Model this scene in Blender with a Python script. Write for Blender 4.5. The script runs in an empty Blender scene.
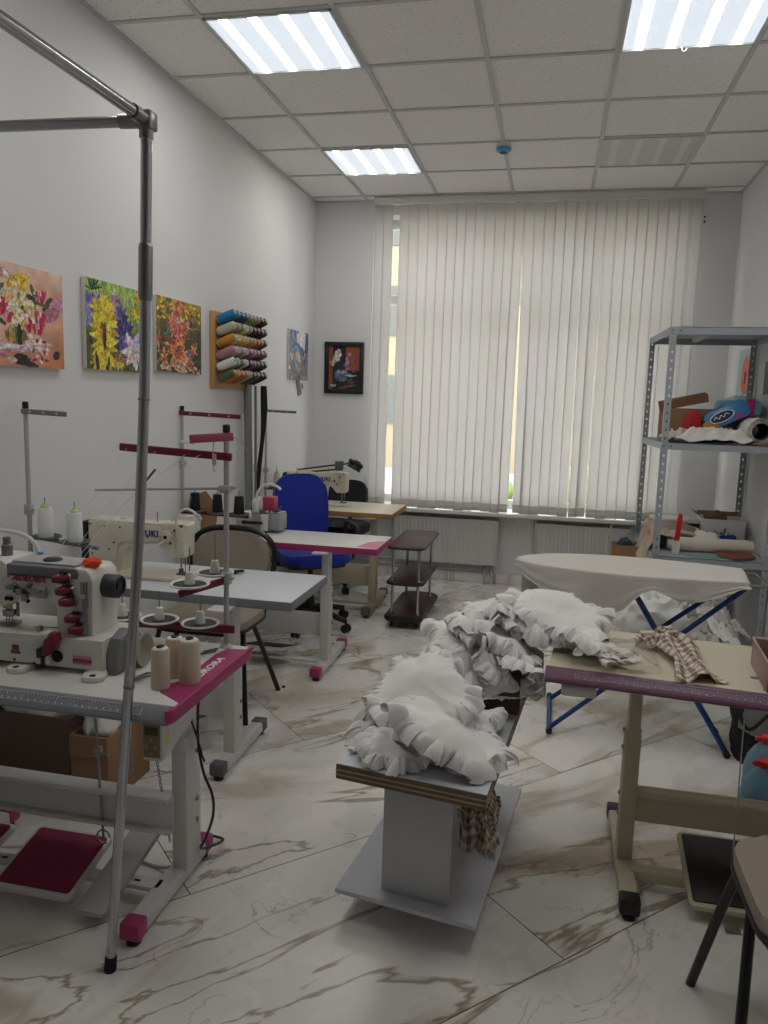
TEST = None; EXPOSURE = 0.0; LT = 23; LP = .75; SKY = 7.4; SKYC = (1.0, .972, .985, 1)
import bpy, bmesh, math, random
from mathutils import Vector, Matrix, Euler, noise
PI = math.pi
rad = math.radians
SC = bpy.context.scene
COL = SC.collection
RND = random.Random(7)

# ------------------------------------------------------------------ materials
def lin(c):
    c = c / 255.0
    return c / 12.92 if c <= .04045 else ((c + .055) / 1.055) ** 2.4
def rgb(r, g, b): return (lin(r), lin(g), lin(b), 1.0)
MATS = {}
def mat(name, col, rough=.5, metal=0.0, var=.06, vscale=14.0, bump=0.0, bscale=60.0, spec=.5, sheen=0.0, trans=0.0):
    """Principled material whose colour varies a little with a noise texture."""
    if name in MATS: return MATS[name]
    m = bpy.data.materials.new(name); m.use_nodes = True
    nt = m.node_tree; N = nt.nodes; L = nt.links
    b = N['Principled BSDF']
    b.inputs['Roughness'].default_value = rough
    b.inputs['Metallic'].default_value = metal
    b.inputs['Specular IOR Level'].default_value = spec
    if sheen: b.inputs['Sheen Weight'].default_value = sheen
    if trans: b.inputs['Transmission Weight'].default_value = trans
    c = rgb(*col)
    tc = N.new('ShaderNodeTexCoord')
    nz = N.new('ShaderNodeTexNoise'); nz.inputs['Scale'].default_value = vscale; nz.inputs['Detail'].default_value = 4
    L.new(tc.outputs['Object'], nz.inputs['Vector'])
    mx = N.new('ShaderNodeMix'); mx.data_type = 'RGBA'
    mx.inputs['A'].default_value = tuple(min(1, x * (1 - var)) for x in c[:3]) + (1,)
    mx.inputs['B'].default_value = tuple(min(1, x * (1 + var)) for x in c[:3]) + (1,)
    L.new(nz.outputs['Fac'], mx.inputs['Factor'])
    L.new(mx.outputs['Result'], b.inputs['Base Color'])
    if bump:
        n2 = N.new('ShaderNodeTexNoise'); n2.inputs['Scale'].default_value = bscale; n2.inputs['Detail'].default_value = 5
        L.new(tc.outputs['Object'], n2.inputs['Vector'])
        bp = N.new('ShaderNodeBump'); bp.inputs['Strength'].default_value = bump; bp.inputs['Distance'].default_value = .01
        L.new(n2.outputs['Fac'], bp.inputs['Height']); L.new(bp.outputs['Normal'], b.inputs['Normal'])
    MATS[name] = m
    return m
def emit(name, col, strength):
    m = bpy.data.materials.new(name); m.use_nodes = True
    b = m.node_tree.nodes['Principled BSDF']
    b.inputs['Base Color'].default_value = (.8, .8, .8, 1)
    b.inputs['Emission Color'].default_value = rgb(*col); b.inputs['Emission Strength'].default_value = strength
    return m

WALL = mat('wall paint', (220, 220, 220), .85, var=.015, vscale=3, bump=.05, bscale=220)
TILE_C = mat('ceiling tile', (206, 203, 201), .95, var=.02, vscale=5)
def ceiling_mat():
    m = mat('mineral fibre ceiling tile', (238, 236, 233), .95, var=.015, vscale=3)
    nt = m.node_tree; N = nt.nodes; L = nt.links
    b = N['Principled BSDF']; src = b.inputs['Base Color'].links[0].from_socket
    tc = N.new('ShaderNodeTexCoord'); v = N.new('ShaderNodeTexNoise')
    v.inputs['Scale'].default_value = 75; v.inputs['Detail'].default_value = 1.5
    L.new(tc.outputs['Object'], v.inputs['Vector'])
    r = N.new('ShaderNodeValToRGB'); r.color_ramp.elements[0].position = .28; r.color_ramp.elements[1].position = .36
    r.color_ramp.elements[0].color = (.55, .53, .52, 1)
    L.new(v.outputs['Fac'], r.inputs['Fac'])
    x = N.new('ShaderNodeMix'); x.data_type = 'RGBA'; x.blend_type = 'MULTIPLY'; x.inputs['Factor'].default_value = 1
    L.new(src, x.inputs['A']); L.new(r.outputs['Color'], x.inputs['B']); L.new(x.outputs['Result'], b.inputs['Base Color'])
    return m
CEIL = ceiling_mat()
TBAR = mat('ceiling grid bar', (200, 199, 197), .6, var=.01)
STEEL_W = mat('white enamelled steel', (205, 205, 203), .42, var=.02)
STEEL_C = mat('cream enamelled steel', (188, 179, 154), .45, var=.04)
STEEL_G = mat('grey enamelled steel', (164, 171, 178), .45, var=.03)
STEEL_D = mat('dark grey enamelled steel', (92, 96, 100), .5, var=.04)
LAM_W = mat('white laminate', (214, 213, 209), .35, var=.015)
LAM_CR = mat('cream laminate', (212, 204, 180), .38, var=.02)
LAM_BL = mat('cool white laminate', (206, 210, 217), .35, var=.02)
EDGE_G = mat('grey edge plastic', (128, 130, 136), .42)
EDGE_M = mat('magenta edge plastic', (158, 52, 110), .4)
EDGE_P = mat('purple edge plastic', (112, 72, 98), .4)
MAG = mat('magenta plastic', (164, 52, 106), .45)
MAG_PAD = mat('magenta rubber pad', (128, 32, 72), .8, var=.18, vscale=30, bump=.15)
RED_D = mat('dark red enamel', (112, 26, 44), .38)
PINK_R = mat('faded red enamel', (176, 92, 108), .42)
BLACK = mat('black plastic', (26, 26, 28), .45)
BLACK_M = mat('black painted tube', (22, 22, 24), .3)
RUB = mat('black rubber', (30, 30, 31), .8)
GREYP = mat('grey plastic', (120, 121, 124), .5)
GREYM = mat('grey machine top', (112, 113, 118), .45)
GREYL = mat('light grey plastic', (176, 177, 176), .5)
WHITE_M = mat('white machine enamel', (216, 214, 207), .3, var=.015)
CREAM_M = mat('ivory machine enamel', (214, 208, 190), .3, var=.015)
WHITE_P = mat('white plastic', (222, 221, 216), .4, var=.015)
CHROME = mat('chrome', (178, 180, 184), .16, 1.0, var=.03)
STEEL = mat('brushed steel', (150, 150, 152), .32, 1.0, var=.05)
BLUE_F = mat('royal blue fabric', (18, 42, 150), .92, var=.12, vscale=90, bump=.15, bscale=400, sheen=.2)
BLACK_F = mat('black fabric', (38, 38, 41), .95, var=.1, vscale=90, bump=.15, bscale=400)
BEIGE_F = mat('taupe upholstery', (150, 140, 128), .9, var=.08, vscale=60, bump=.12, bscale=300)
WENGE = mat('dark wenge veneer', (74, 46, 44), .5, var=.25, vscale=9)
WOOD = mat('honey wood', (190, 146, 88), .55, var=.16, vscale=8)
WOOD_E = mat('brown wood edge', (160, 120, 74), .6, var=.2, vscale=12)
PLY = mat('plywood edge', (116, 98, 80), .75, var=.3, vscale=25)
CARD = mat('brown cardboard', (150, 116, 84), .9, var=.1, vscale=12, bump=.06)
CARD_D = mat('dark brown cardboard', (92, 74, 64), .9, var=.12, vscale=12, bump=.06)
COTTON = mat('white cotton', (240, 239, 238), .95, var=.01, vscale=40, bump=.05, bscale=500, sheen=.15)
COTTON_C = mat('cream cotton', (216, 210, 196), .95, var=.04, vscale=20, bump=.1, bscale=300)
LINEN = mat('beige linen', (196, 176, 158), .95, var=.08, vscale=30, bump=.12, bscale=300)
PAPER = mat('white paper', (222, 220, 214), .9, var=.03)
BLUE_L = mat('blue enamelled tube', (26, 60, 128), .35)
LINE_W = mat('white print', (232, 232, 232), .6, var=.01)
LINE_G = mat('pale grey print', (186, 182, 188), .6, var=.01)
NAVY = mat('navy print', (24, 44, 140), .5, var=.01)
MAGP = mat('magenta print', (170, 40, 104), .5, var=.01)
DARK = mat('dark hole', (24, 22, 24), .8)
ORANGE = mat('orange cloth', (236, 84, 40), .9, bump=.2, bscale=120)
THREAD_B = mat('beige thread', (204, 190, 168), .8, var=.05, vscale=40)
THREAD_W = mat('white thread', (226, 227, 228), .8, var=.03, vscale=40)
THREAD_K = mat('black thread', (22, 21, 24), .85, var=.1, vscale=40)
REDP = mat('red plastic', (206, 34, 32), .4)
GREENP = mat('pale green plastic', (168, 206, 130), .5)
TURQ = mat('turquoise plastic', (70, 176, 150), .5)
BRASS = mat('brass', (190, 150, 80), .35, 1.0)

def check_mat():
    m = bpy.data.materials.new('brown checked cloth'); m.use_nodes = True
    nt = m.node_tree; N = nt.nodes; L = nt.links; b = N['Principled BSDF']; b.inputs['Roughness'].default_value = .95
    uv = N.new('ShaderNodeUVMap'); sp = N.new('ShaderNodeSeparateXYZ'); L.new(uv.outputs['UV'], sp.inputs['Vector'])
    def stripe(s):
        f = N.new('ShaderNodeMath'); f.operation = 'FRACT'; L.new(s, f.inputs[0])
        g = N.new('ShaderNodeMath'); g.operation = 'GREATER_THAN'; g.inputs[1].default_value = .52; L.new(f.outputs[0], g.inputs[0]); return g.outputs[0]
    a = N.new('ShaderNodeMath'); a.operation = 'ADD'; L.new(stripe(sp.outputs['X']), a.inputs[0]); L.new(stripe(sp.outputs['Y']), a.inputs[1])
    r = N.new('ShaderNodeValToRGB'); r.color_ramp.interpolation = 'CONSTANT'
    r.color_ramp.elements[0].color = rgb(222, 212, 198); r.color_ramp.elements[1].position = .3; r.color_ramp.elements[1].color = rgb(176, 160, 144)
    e = r.color_ramp.elements.new(.8); e.color = rgb(122, 102, 90)
    d = N.new('ShaderNodeMath'); d.operation = 'MULTIPLY'; d.inputs[1].default_value = .5; L.new(a.outputs[0], d.inputs[0])
    L.new(d.outputs[0], r.inputs['Fac']); L.new(r.outputs['Color'], b.inputs['Base Color'])
    return m
CHECK = check_mat()

def glassy(name, col, rough=.08, alpha=.35):
    """thin clear sheet: transparent mixed with gloss"""
    m = bpy.data.materials.new(name); m.use_nodes = True
    nt = m.node_tree; N = nt.nodes; L = nt.links; N.remove(N['Principled BSDF'])
    t = N.new('ShaderNodeBsdfTransparent'); t.inputs['Color'].default_value = rgb(*col)
    g = N.new('ShaderNodeBsdfGlossy'); g.inputs['Roughness'].default_value = rough
    f = N.new('ShaderNodeFresnel'); f.inputs['IOR'].default_value = 1.45
    x = N.new('ShaderNodeMixShader'); d = N.new('ShaderNodeBsdfDiffuse'); d.inputs['Color'].default_value = rgb(*col)
    fm_ = N.new('ShaderNodeMath'); fm_.operation = 'MULTIPLY'; fm_.inputs[1].default_value = .45; L.new(f.outputs[0], fm_.inputs[0]); L.new(fm_.outputs[0], x.inputs[0]); L.new(t.outputs[0], x.inputs[1]); L.new(g.outputs[0], x.inputs[2])
    y = N.new('ShaderNodeMixShader'); y.inputs[0].default_value = alpha
    L.new(x.outputs[0], y.inputs[1]); L.new(d.outputs[0], y.inputs[2])
    L.new(y.outputs[0], N['Material Output'].inputs['Surface'])
    return m
GLASS = glassy('window glass', (244, 248, 248), .02, .0)
BAGC = glassy('clear plastic film', (252, 251, 250), .25, .03)
JUGB = glassy('blue water bottle plastic', (186, 222, 238), .12, .3)

def blind_mat():
    m = mat('blind fabric', (222, 220, 217), .9, var=.02, vscale=60)
    nt = m.node_tree; N = nt.nodes; L = nt.links; b = N['Principled BSDF']
    t = N.new('ShaderNodeBsdfTranslucent'); t.inputs['Color'].default_value = rgb(238, 236, 234)
    x = N.new('ShaderNodeMixShader'); x.inputs[0].default_value = .5
    L.new(b.outputs[0], x.inputs[1]); L.new(t.outputs[0], x.inputs[2]); L.new(x.outputs[0], N['Material Output'].inputs['Surface'])
    return m
BLIND = blind_mat()

def floor_mat():
    m = bpy.data.materials.new('polished marble-look tile'); m.use_nodes = True
    nt = m.node_tree; N = nt.nodes; L = nt.links; b = N['Principled BSDF']
    b.inputs['Specular IOR Level'].default_value = .45
    def M(op, a=None, c=None):
        n = N.new('ShaderNodeMath'); n.operation = op
        for i, s in enumerate((a, c)):
            if s is None: continue
            if isinstance(s, (int, float)): n.inputs[i].default_value = s
            else: L.new(s, n.inputs[i])
        return n.outputs[0]
    tc = N.new('ShaderNodeTexCoord'); ge = N.new('ShaderNodeNewGeometry'); sp = N.new('ShaderNodeSeparateXYZ'); L.new(ge.outputs['Position'], sp.inputs[0])
    X, Y = sp.outputs['X'], sp.outputs['Y']
    t = M('MULTIPLY', M('ADD', X, Y), .70711); n = M('MULTIPLY', M('SUBTRACT', Y, X), .70711)
    cb = N.new('ShaderNodeCombineXYZ'); L.new(M('ADD', t, 16 - .72), cb.inputs[0]); L.new(M('ADD', n, 8 - 1.347), cb.inputs[1])
    br = N.new('ShaderNodeTexBrick'); br.offset = .5; br.offset_frequency = 2; br.squash = 1
    for k, v in (('Scale', 1), ('Brick Width', 1.6), ('Row Height', .8), ('Mortar Size', .0022), ('Mortar Smooth', .1), ('Bias', 0)): br.inputs[k].default_value = v
    br.inputs['Color1'].default_value = (0, 0, 0, 1); br.inputs['Color2'].default_value = (1, 1, 1, 1)
    L.new(cb.outputs[0], br.inputs['Vector'])
    rnd = N.new('ShaderNodeSeparateColor'); L.new(br.outputs['Color'], rnd.inputs[0])
    off = M('MULTIPLY', rnd.outputs[0], 37.0)
    def veins(ts, ns, scale, dist, w, seed, detail=4):
        c = N.new('ShaderNodeCombineXYZ'); L.new(M('MULTIPLY', t, ts), c.inputs[0]); L.new(M('MULTIPLY', n, ns), c.inputs[1]); L.new(M('ADD', off, seed), c.inputs[2])
        z = N.new('ShaderNodeTexNoise'); z.inputs['Scale'].default_value = scale; z.inputs['Detail'].default_value = detail; z.inputs['Distortion'].default_value = dist
        z.inputs['Roughness'].default_value = .52
        L.new(c.outputs[0], z.inputs['Vector'])
        d = M('ABSOLUTE', M('SUBTRACT', z.outputs['Fac'], .5))
        mr = N.new('ShaderNodeMapRange'); mr.interpolation_type = 'SMOOTHSTEP'
        mr.inputs['From Min'].default_value = 0; mr.inputs['From Max'].default_value = w; mr.inputs['To Min'].default_value = 1; mr.inputs['To Max'].default_value = 0
        L.new(d, mr.inputs['Value']); return mr.outputs[0]
    def mask(scale, lo, hi, seed):
        c = N.new('ShaderNodeCombineXYZ'); L.new(M('MULTIPLY', t, .7), c.inputs[0]); L.new(n, c.inputs[1]); L.new(M('ADD', off, seed), c.inputs[2])
        z = N.new('ShaderNodeTexNoise'); z.inputs['Scale'].default_value = scale; z.inputs['Detail'].default_value = 2; L.new(c.outputs[0], z.inputs['Vector'])
        mr = N.new('ShaderNodeMapRange'); mr.inputs['From Min'].default_value = lo; mr.inputs['From Max'].default_value = hi; L.new(z.outputs['Fac'], mr.inputs['Value']); return mr.outputs[0]
    base = N.new('ShaderNodeMix'); base.data_type = 'RGBA'; base.inputs['A'].default_value = rgb(236, 234, 230); base.inputs['B'].default_value = rgb(226, 223, 217)
    L.new(mask(1.3, .35, .65, 3.1), base.inputs['Factor'])
    def over(prev, fac, col):
        x = N.new('ShaderNodeMix'); x.data_type = 'RGBA'; L.new(prev, x.inputs['A']); x.inputs['B'].default_value = rgb(*col); L.new(fac, x.inputs['Factor']); return x.outputs['Result']
    c = base.outputs['Result']
    c = over(c, M('MULTIPLY', M('MULTIPLY', veins(.5, 1.1, 1.25, .8, .06, 1.0, 5), mask(1.0, .40, .56, 9.0)), .7), (166, 146, 118))
    c = over(c, M('MULTIPLY', M('MULTIPLY', veins(.5, 1.2, 1.35, 1.1, .017, 5.0, 6), mask(1.1, .36, .5, 4.0)), .8), (142, 120, 92))
    c = over(c, M('MULTIPLY', M('MULTIPLY', veins(.8, 1.1, 3.2, 1.4, .012, 8.0, 5), mask(1.8, .5, .62, 6.0)), .6), (146, 128, 104))
    c = over(c, br.outputs['Fac'], (112, 96, 78))
    L.new(c, b.inputs['Base Color'])
    rz = N.new('ShaderNodeTexNoise'); rz.inputs['Scale'].default_value = 5; rz.inputs['Detail'].default_value = 4; L.new(tc.outputs['Object'], rz.inputs['Vector'])
    mr = N.new('ShaderNodeMapRange'); mr.inputs['To Min'].default_value = .2; mr.inputs['To Max'].default_value = .36; L.new(rz.outputs['Fac'], mr.inputs['Value']); L.new(mr.outputs[0], b.inputs['Roughness'])
    return m
MARBLE = floor_mat()

def vcol_mat(name, rough=.6):
    m = bpy.data.materials.new(name); m.use_nodes = True
    N = m.node_tree.nodes; L = m.node_tree.links
    a = N.new('ShaderNodeVertexColor'); a.layer_name = 'Col'
    L.new(a.outputs['Color'], N['Principled BSDF'].inputs['Base Color']); N['Principled BSDF'].inputs['Roughness'].default_value = rough
    return m
PAINT = vcol_mat('oil paint on canvas')

# ------------------------------------------------------------------ mesh builder
class MB:
    def __init__(s, M=None): s.v = []; s.f = []; s.m = []; s.uv = {}; s.M = M or Matrix.Identity(4)
    def add(s, vs, fs, mi=0):
        b = len(s.v); s.v += [s.M @ Vector(v) for v in vs]
        for f in fs: s.f.append([b + i for i in f]); s.m.append(mi)
        return b
    def bm(s, bm_, M=None, mi=0):
        M = M or Matrix.Identity(4); bm_.verts.index_update()
        s.add([M @ v.co for v in bm_.verts], [[v.index for v in f.verts] for f in bm_.faces], mi); bm_.free()
    def box(s, x0, x1, y0, y1, z0, z1, mi=0, bev=0.0, M=None, seg=2):
        b = bmesh.new(); bmesh.ops.create_cube(b, size=1)
        bmesh.ops.scale(b, vec=(abs(x1 - x0), abs(y1 - y0), abs(z1 - z0)), verts=b.verts)
        if bev: bmesh.ops.bevel(b, geom=b.edges[:], offset=bev, segments=seg, affect='EDGES', profile=.5)
        bmesh.ops.translate(b, vec=((x0 + x1) / 2, (y0 + y1) / 2, (z0 + z1) / 2), verts=b.verts)
        s.bm(b, M, mi); return s
    def cyl(s, p0, p1, r0, r1=None, n=16, mi=0):
        p0, p1 = Vector(p0), Vector(p1); r1 = r0 if r1 is None else r1
        return s.tube([p0, p1], [r0, r1], n, mi)
    def tube(s, pts, r, n=10, mi=0, closed=False, cap=True):
        pts = [Vector(p) for p in pts]; k = len(pts); R = r if isinstance(r, (list, tuple)) else [r] * k
        T = []
        for i in range(k):
            a = pts[i - 1] if (i or closed) else pts[0]; b = pts[(i + 1) % k] if (i < k - 1 or closed) else pts[-1]
            d = b - a; T.append(d.normalized() if d.length > 1e-9 else Vector((0, 0, 1)))
        up = Vector((0, 0, 1)) if abs(T[0].z) < .9 else Vector((1, 0, 0))
        u = T[0].cross(up).normalized(); vs = []; fs = []
        for i in range(k):
            u = (u - T[i] * u.dot(T[i])).normalized(); w = T[i].cross(u)
            for j in range(n):
                a = 2 * PI * j / n; vs.append(pts[i] + (u * math.cos(a) + w * math.sin(a)) * R[i])
        for i in range(k if closed else k - 1):
            for j in range(n):
                a = i * n + j; b = i * n + (j + 1) % n; c = ((i + 1) % k) * n
                fs.append([a, b, c + (j + 1) % n, c + j])
        if cap and not closed: fs.append(list(range(n))[::-1]); fs.append([(k - 1) * n + j for j in range(n)])
        s.add(vs, fs, mi); return s
    def lathe(s, prof, c=(0, 0, 0), n=24, mi=0, M=None, arc=None):
        """prof: (r, z) pairs, axis z through c; optional M is applied first"""
        vs = []; fs = []; k = len(prof); M = M or Matrix.Translation(Vector(c))
        for (r, z) in prof:
            for j in range(n):
                a = 2 * PI * j / n; vs.append(M @ Vector((r * math.cos(a), r * math.sin(a), z)))
        for i in range(k - 1):
            for j in range(n):
                fs.append([i * n + j, i * n + (j + 1) % n, (i + 1) * n + (j + 1) % n, (i + 1) * n + j])
        if prof[0][0] > 1e-6: fs.append([j for j in range(n)][::-1])
        if prof[-1][0] > 1e-6: fs.append([(k - 1) * n + j for j in range(n)])
        s.add(vs, fs, mi); return s
    def prism(s, poly, h0, h1, axis='z', mi=0, M=None, bev=0.0):
        """poly of 2-D points extruded along axis between h0 and h1"""
        n = len(poly)
        def P(a, b, h): return {'z': (a, b, h), 'y': (a, h, b), 'x': (h, a, b)}[axis]
        b = bmesh.new()
        lo = [b.verts.new(P(a, c, h0)) for a, c in poly]; hi = [b.verts.new(P(a, c, h1)) for a, c in poly]
        b.faces.new(lo[::-1]); b.faces.new(hi)
        for i in range(n): b.faces.new([lo[i], lo[(i + 1) % n], hi[(i + 1) % n], hi[i]])
        if bev:
            es = [e for e in b.edges if (e.verts[0] in lo) == (e.verts[1] in lo)]
            bmesh.ops.bevel(b, geom=es, offset=bev, segments=2, affect='EDGES', profile=.5)
        bmesh.ops.recalc_face_normals(b, faces=b.faces)
        s.bm(b, M, mi); return s
    def ball(s, c, r, n=14, mi=0, sc=(1, 1, 1), M=None):
        b = bmesh.new(); bmesh.ops.create_uvsphere(b, u_segments=n, v_segments=max(6, n // 2), radius=r)
        bmesh.ops.scale(b, vec=sc, verts=b.verts); bmesh.ops.translate(b, vec=c, verts=b.verts); s.bm(b, M, mi); return s
    def grid(s, fn, nu, nv, mi=0, cu=False, uv=None):
        """fn(u,v) with u,v in 0..1; optional uv(u,v)"""
        vs = []; fs = []; mu = nu if cu else nu + 1; uvs = []
        for j in range(nv + 1):
            for i in range(mu):
                vs.append(fn(i / nu, j / nv)); uvs.append((i / nu, j / nv))
        for j in range(nv):
            for i in range(nu):
                fs.append([j * mu + i, j * mu + (i + 1) % mu, (j + 1) * mu + (i + 1) % mu, (j + 1) * mu + i])
        b = s.add(vs, fs, mi)
        if uv:
            for i, q in enumerate(uvs): s.uv[b + i] = uv(*q)
        return s
    def text(s, body, size, M, mi=0, ext=.0006, align='CENTER', shear=0.0, space=1.0, bold=0.0):
        cu = bpy.data.curves.new('t', 'FONT'); cu.body = body; cu.size = size; cu.extrude = ext; cu.align_x = align; cu.align_y = 'CENTER'; cu.shear = shear; cu.space_character = space; cu.resolution_u = 3; cu.offset = bold
        o = bpy.data.objects.new('t', cu); COL.objects.link(o); bpy.context.view_layer.update()
        me = bpy.data.meshes.new_from_object(o.evaluated_get(bpy.context.evaluated_depsgraph_get()))
        s.add([M @ v.co for v in me.vertices], [list(p.vertices) for p in me.polygons], mi)
        bpy.data.objects.remove(o); bpy.data.curves.remove(cu); bpy.data.meshes.remove(me); return s
    def build(s, name, mats, parent=None, ang=35, smooth=True, solid=0.0):
        mats = mats if isinstance(mats, (list, tuple)) else [mats]
        if parent is not None:
            root = parent
            while root.parent is not None: root = root.parent
            inv = WM[root.name].inverted()
        else:
            lo = Vector([min(v[i] for v in s.v) for i in range(3)]); hi = Vector([max(v[i] for v in s.v) for i in range(3)])
            W = Matrix.Translation(((lo.x + hi.x) / 2, (lo.y + hi.y) / 2, lo.z)); inv = W.inverted()
        me = bpy.data.meshes.new(name); me.from_pydata([inv @ v for v in s.v], [], s.f); me.update()
        for m in mats: me.materials.append(m)
        me.polygons.foreach_set('material_index', s.m)
        if s.uv:
            ul = me.uv_layers.new(name='UVMap')
            for lp in me.loops: ul.data[lp.index].uv = s.uv.get(lp.vertex_index, (0, 0))
        b = bmesh.new(); b.from_mesh(me); bmesh.ops.recalc_face_normals(b, faces=b.faces); b.to_mesh(me); b.free()
        if smooth:
            me.polygons.foreach_set('use_smooth', [True] * len(me.polygons)); me.set_sharp_from_angle(angle=rad(ang))
        o = bpy.data.objects.new(name, me); COL.objects.link(o)
        if parent is not None: o.parent = parent
        else: o.matrix_world = W; WM[o.name] = W
        if solid:
            k = o.modifiers.new('thickness', 'SOLIDIFY'); k.thickness = solid; k.offset = 0
        return o
WM = {}
def T(x, y, z, rz=0.0, rx=0.0, ry=0.0): return Matrix.Translation((x, y, z)) @ Euler((rx, ry, rz)).to_matrix().to_4x4()
def tag(o, label, cat, group=None, kind=None):
    o['label'] = label; o['category'] = cat
    if group: o['group'] = group
    if kind: o['kind'] = kind
    return o
def thing(name, label, cat, loc=(0, 0, 0), rz=0.0, group=None):
    o = bpy.data.objects.new(name, None); COL.objects.link(o); o.empty_display_size = .05
    o.location = loc; o.rotation_euler = (0, 0, rz); WM[o.name] = T(*loc, rz)
    return tag(o, label, cat, group)
def struct(name, mb, m, parent=None, **k):
    o = mb.build(name, m, parent, **k)
    if parent is None: o['kind'] = 'structure'
    return o
def dup(root, loc, label=None, rz=None):
    c = root.copy(); COL.objects.link(c); c.location = loc
    if rz is not None: c.rotation_euler = (0, 0, rz)
    if label: c['label'] = label
    WM[c.name] = T(*loc, c.rotation_euler.z)
    def rec(a, b):
        for ch in list(a.children):
            d = ch.copy(); COL.objects.link(d); d.parent = b; rec(ch, d)
    rec(root, c); return c
def fx(x, y, z=0.0, o=3): return noise.fractal(Vector((x, y, z)), 1.0, 2.0, o)
def arc(c, r, a0, a1, n, plane='xz'):
    out = []
    for i in range(n + 1):
        a = rad(a0 + (a1 - a0) * i / n); p = (r * math.cos(a), r * math.sin(a))
        out.append(Vector(c) + Vector({'xz': (p[0], 0, p[1]), 'xy': (p[0], p[1], 0), 'yz': (0, p[0], p[1])}[plane]))
    return out
def smoothpath(pts, n=6):
    """Catmull-Rom through pts"""
    P = [Vector(p) for p in pts]; P = [2 * P[0] - P[1]] + P + [2 * P[-1] - P[-2]]; out = []
    for i in range(1, len(P) - 2):
        a, b, c, d = P[i - 1:i + 3]
        for k in range(n):
            t = k / n; out.append(.5 * ((2 * b) + (c - a) * t + (2 * a - 5 * b + 4 * c - d) * t * t + (3 * b - a - 3 * c + d) * t ** 3))
    out.append(P[-2]); return out
def rrect(x0, x1, y0, y1, r, n=5):
    p = []
    for cx, cy, a in ((x1 - r, y1 - r, 0), (x0 + r, y1 - r, 90), (x0 + r, y0 + r, 180), (x1 - r, y0 + r, 270)):
        for i in range(n + 1):
            t = rad(a + 90 * i / n); p.append((cx + r * math.cos(t), cy + r * math.sin(t)))
    return p
# ------------------------------------------------------------------ camera
HC = 1.535
cam = bpy.data.cameras.new('camera'); co = bpy.data.objects.new('camera', cam); COL.objects.link(co)
cam.sensor_fit = 'VERTICAL'; cam.sensor_height = 36; cam.lens = 27.135; cam.clip_start = .02
Rr, Rd, Rf = (0.9766768731, 0.2126127914, 0.0299680906), (0.0596790674, -0.1347343092, -0.9890829464), (-0.2062539562, 0.9678029070, -0.1442804169)
co.matrix_world = Matrix(((Rr[0], -Rd[0], -Rf[0], 0), (Rr[1], -Rd[1], -Rf[1], 0), (Rr[2], -Rd[2], -Rf[2], HC), (0, 0, 0, 1)))
SC.camera = co
SC.view_settings.view_transform = 'Standard'; SC.view_settings.look = 'None'; SC.view_settings.gamma = 1; SC.view_settings.use_curve_mapping = False
SC.view_settings.exposure = EXPOSURE
SC.cycles.max_bounces = 10; SC.cycles.diffuse_bounces = 6; SC.cycles.transparent_max_bounces = 16
SC.cycles.use_denoising = True; SC.cycles.sample_clamp_indirect = 6; SC.cycles.caustics_reflective = False; SC.cycles.caustics_refractive = False

# ------------------------------------------------------------------ room
XL, XR, YB, YF, ZC = -2.06, 1.30, 6.54, -3.4, 3.16
struct('floor', MB().box(XL - .2, XR + .2, YF - .2, YB + .4, -.12, 0), MARBLE)
struct('ceiling', MB().box(XL - .2, XR + .2, YF - .2, YB + .4, ZC + .008, ZC + .12), CEIL)
g = MB()
x = -1.608 - .6
while x < XR:
    if x > XL: g.box(x - .012, x + .012, YF, YB, ZC, ZC + .012)
    x += .6
y = 2.779 - .6 * 10
while y < YB:
    g.box(XL, XR, y - .012, y + .012, ZC + .0005, ZC + .012); y += .6
g.box(XL, XL + .02, YF, YB, ZC - .001, ZC + .012); g.box(XR - .02, XR, YF, YB, ZC - .001, ZC + .012); g.box(XL, XR, YB - .02, YB, ZC - .001, ZC + .012)
struct('trim_1', g, TBAR)
struct('wall_left', MB().box(XL - .15, XL, YF, YB + .35, 0, ZC + .05), WALL)
struct('wall_right', MB().box(XR, XR + .15, YF, YB + .35, 0, ZC + .05), WALL)
struct('wall_front', MB().box(XL, XR, YF - .15, YF, 0, ZC + .05), WALL)
WX0, WX1, WZ0, WZ1 = -1.55, .93, .63, 3.05
w = MB(); Y2 = YB + .32
w.box(XL, WX0, YB, Y2, 0, ZC + .05); w.box(WX1, XR, YB, Y2, 0, ZC + .05); w.box(WX0, WX1, YB, Y2, 0, WZ0 - .03); w.box(WX0, WX1, YB, Y2, WZ1, ZC + .05)
struct('wall_back', w, WALL)
for nm, b in (('baseboard_left', (XL, XL + .011, YF, YB, 0, .085)), ('baseboard_right', (XR - .011, XR, YF, YB, 0, .085)), ('baseboard_back', (XL + .011, XR - .011, YB - .011, YB, 0, .085))):
    struct(nm, MB().box(*b, bev=.003), MARBLE)
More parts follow.
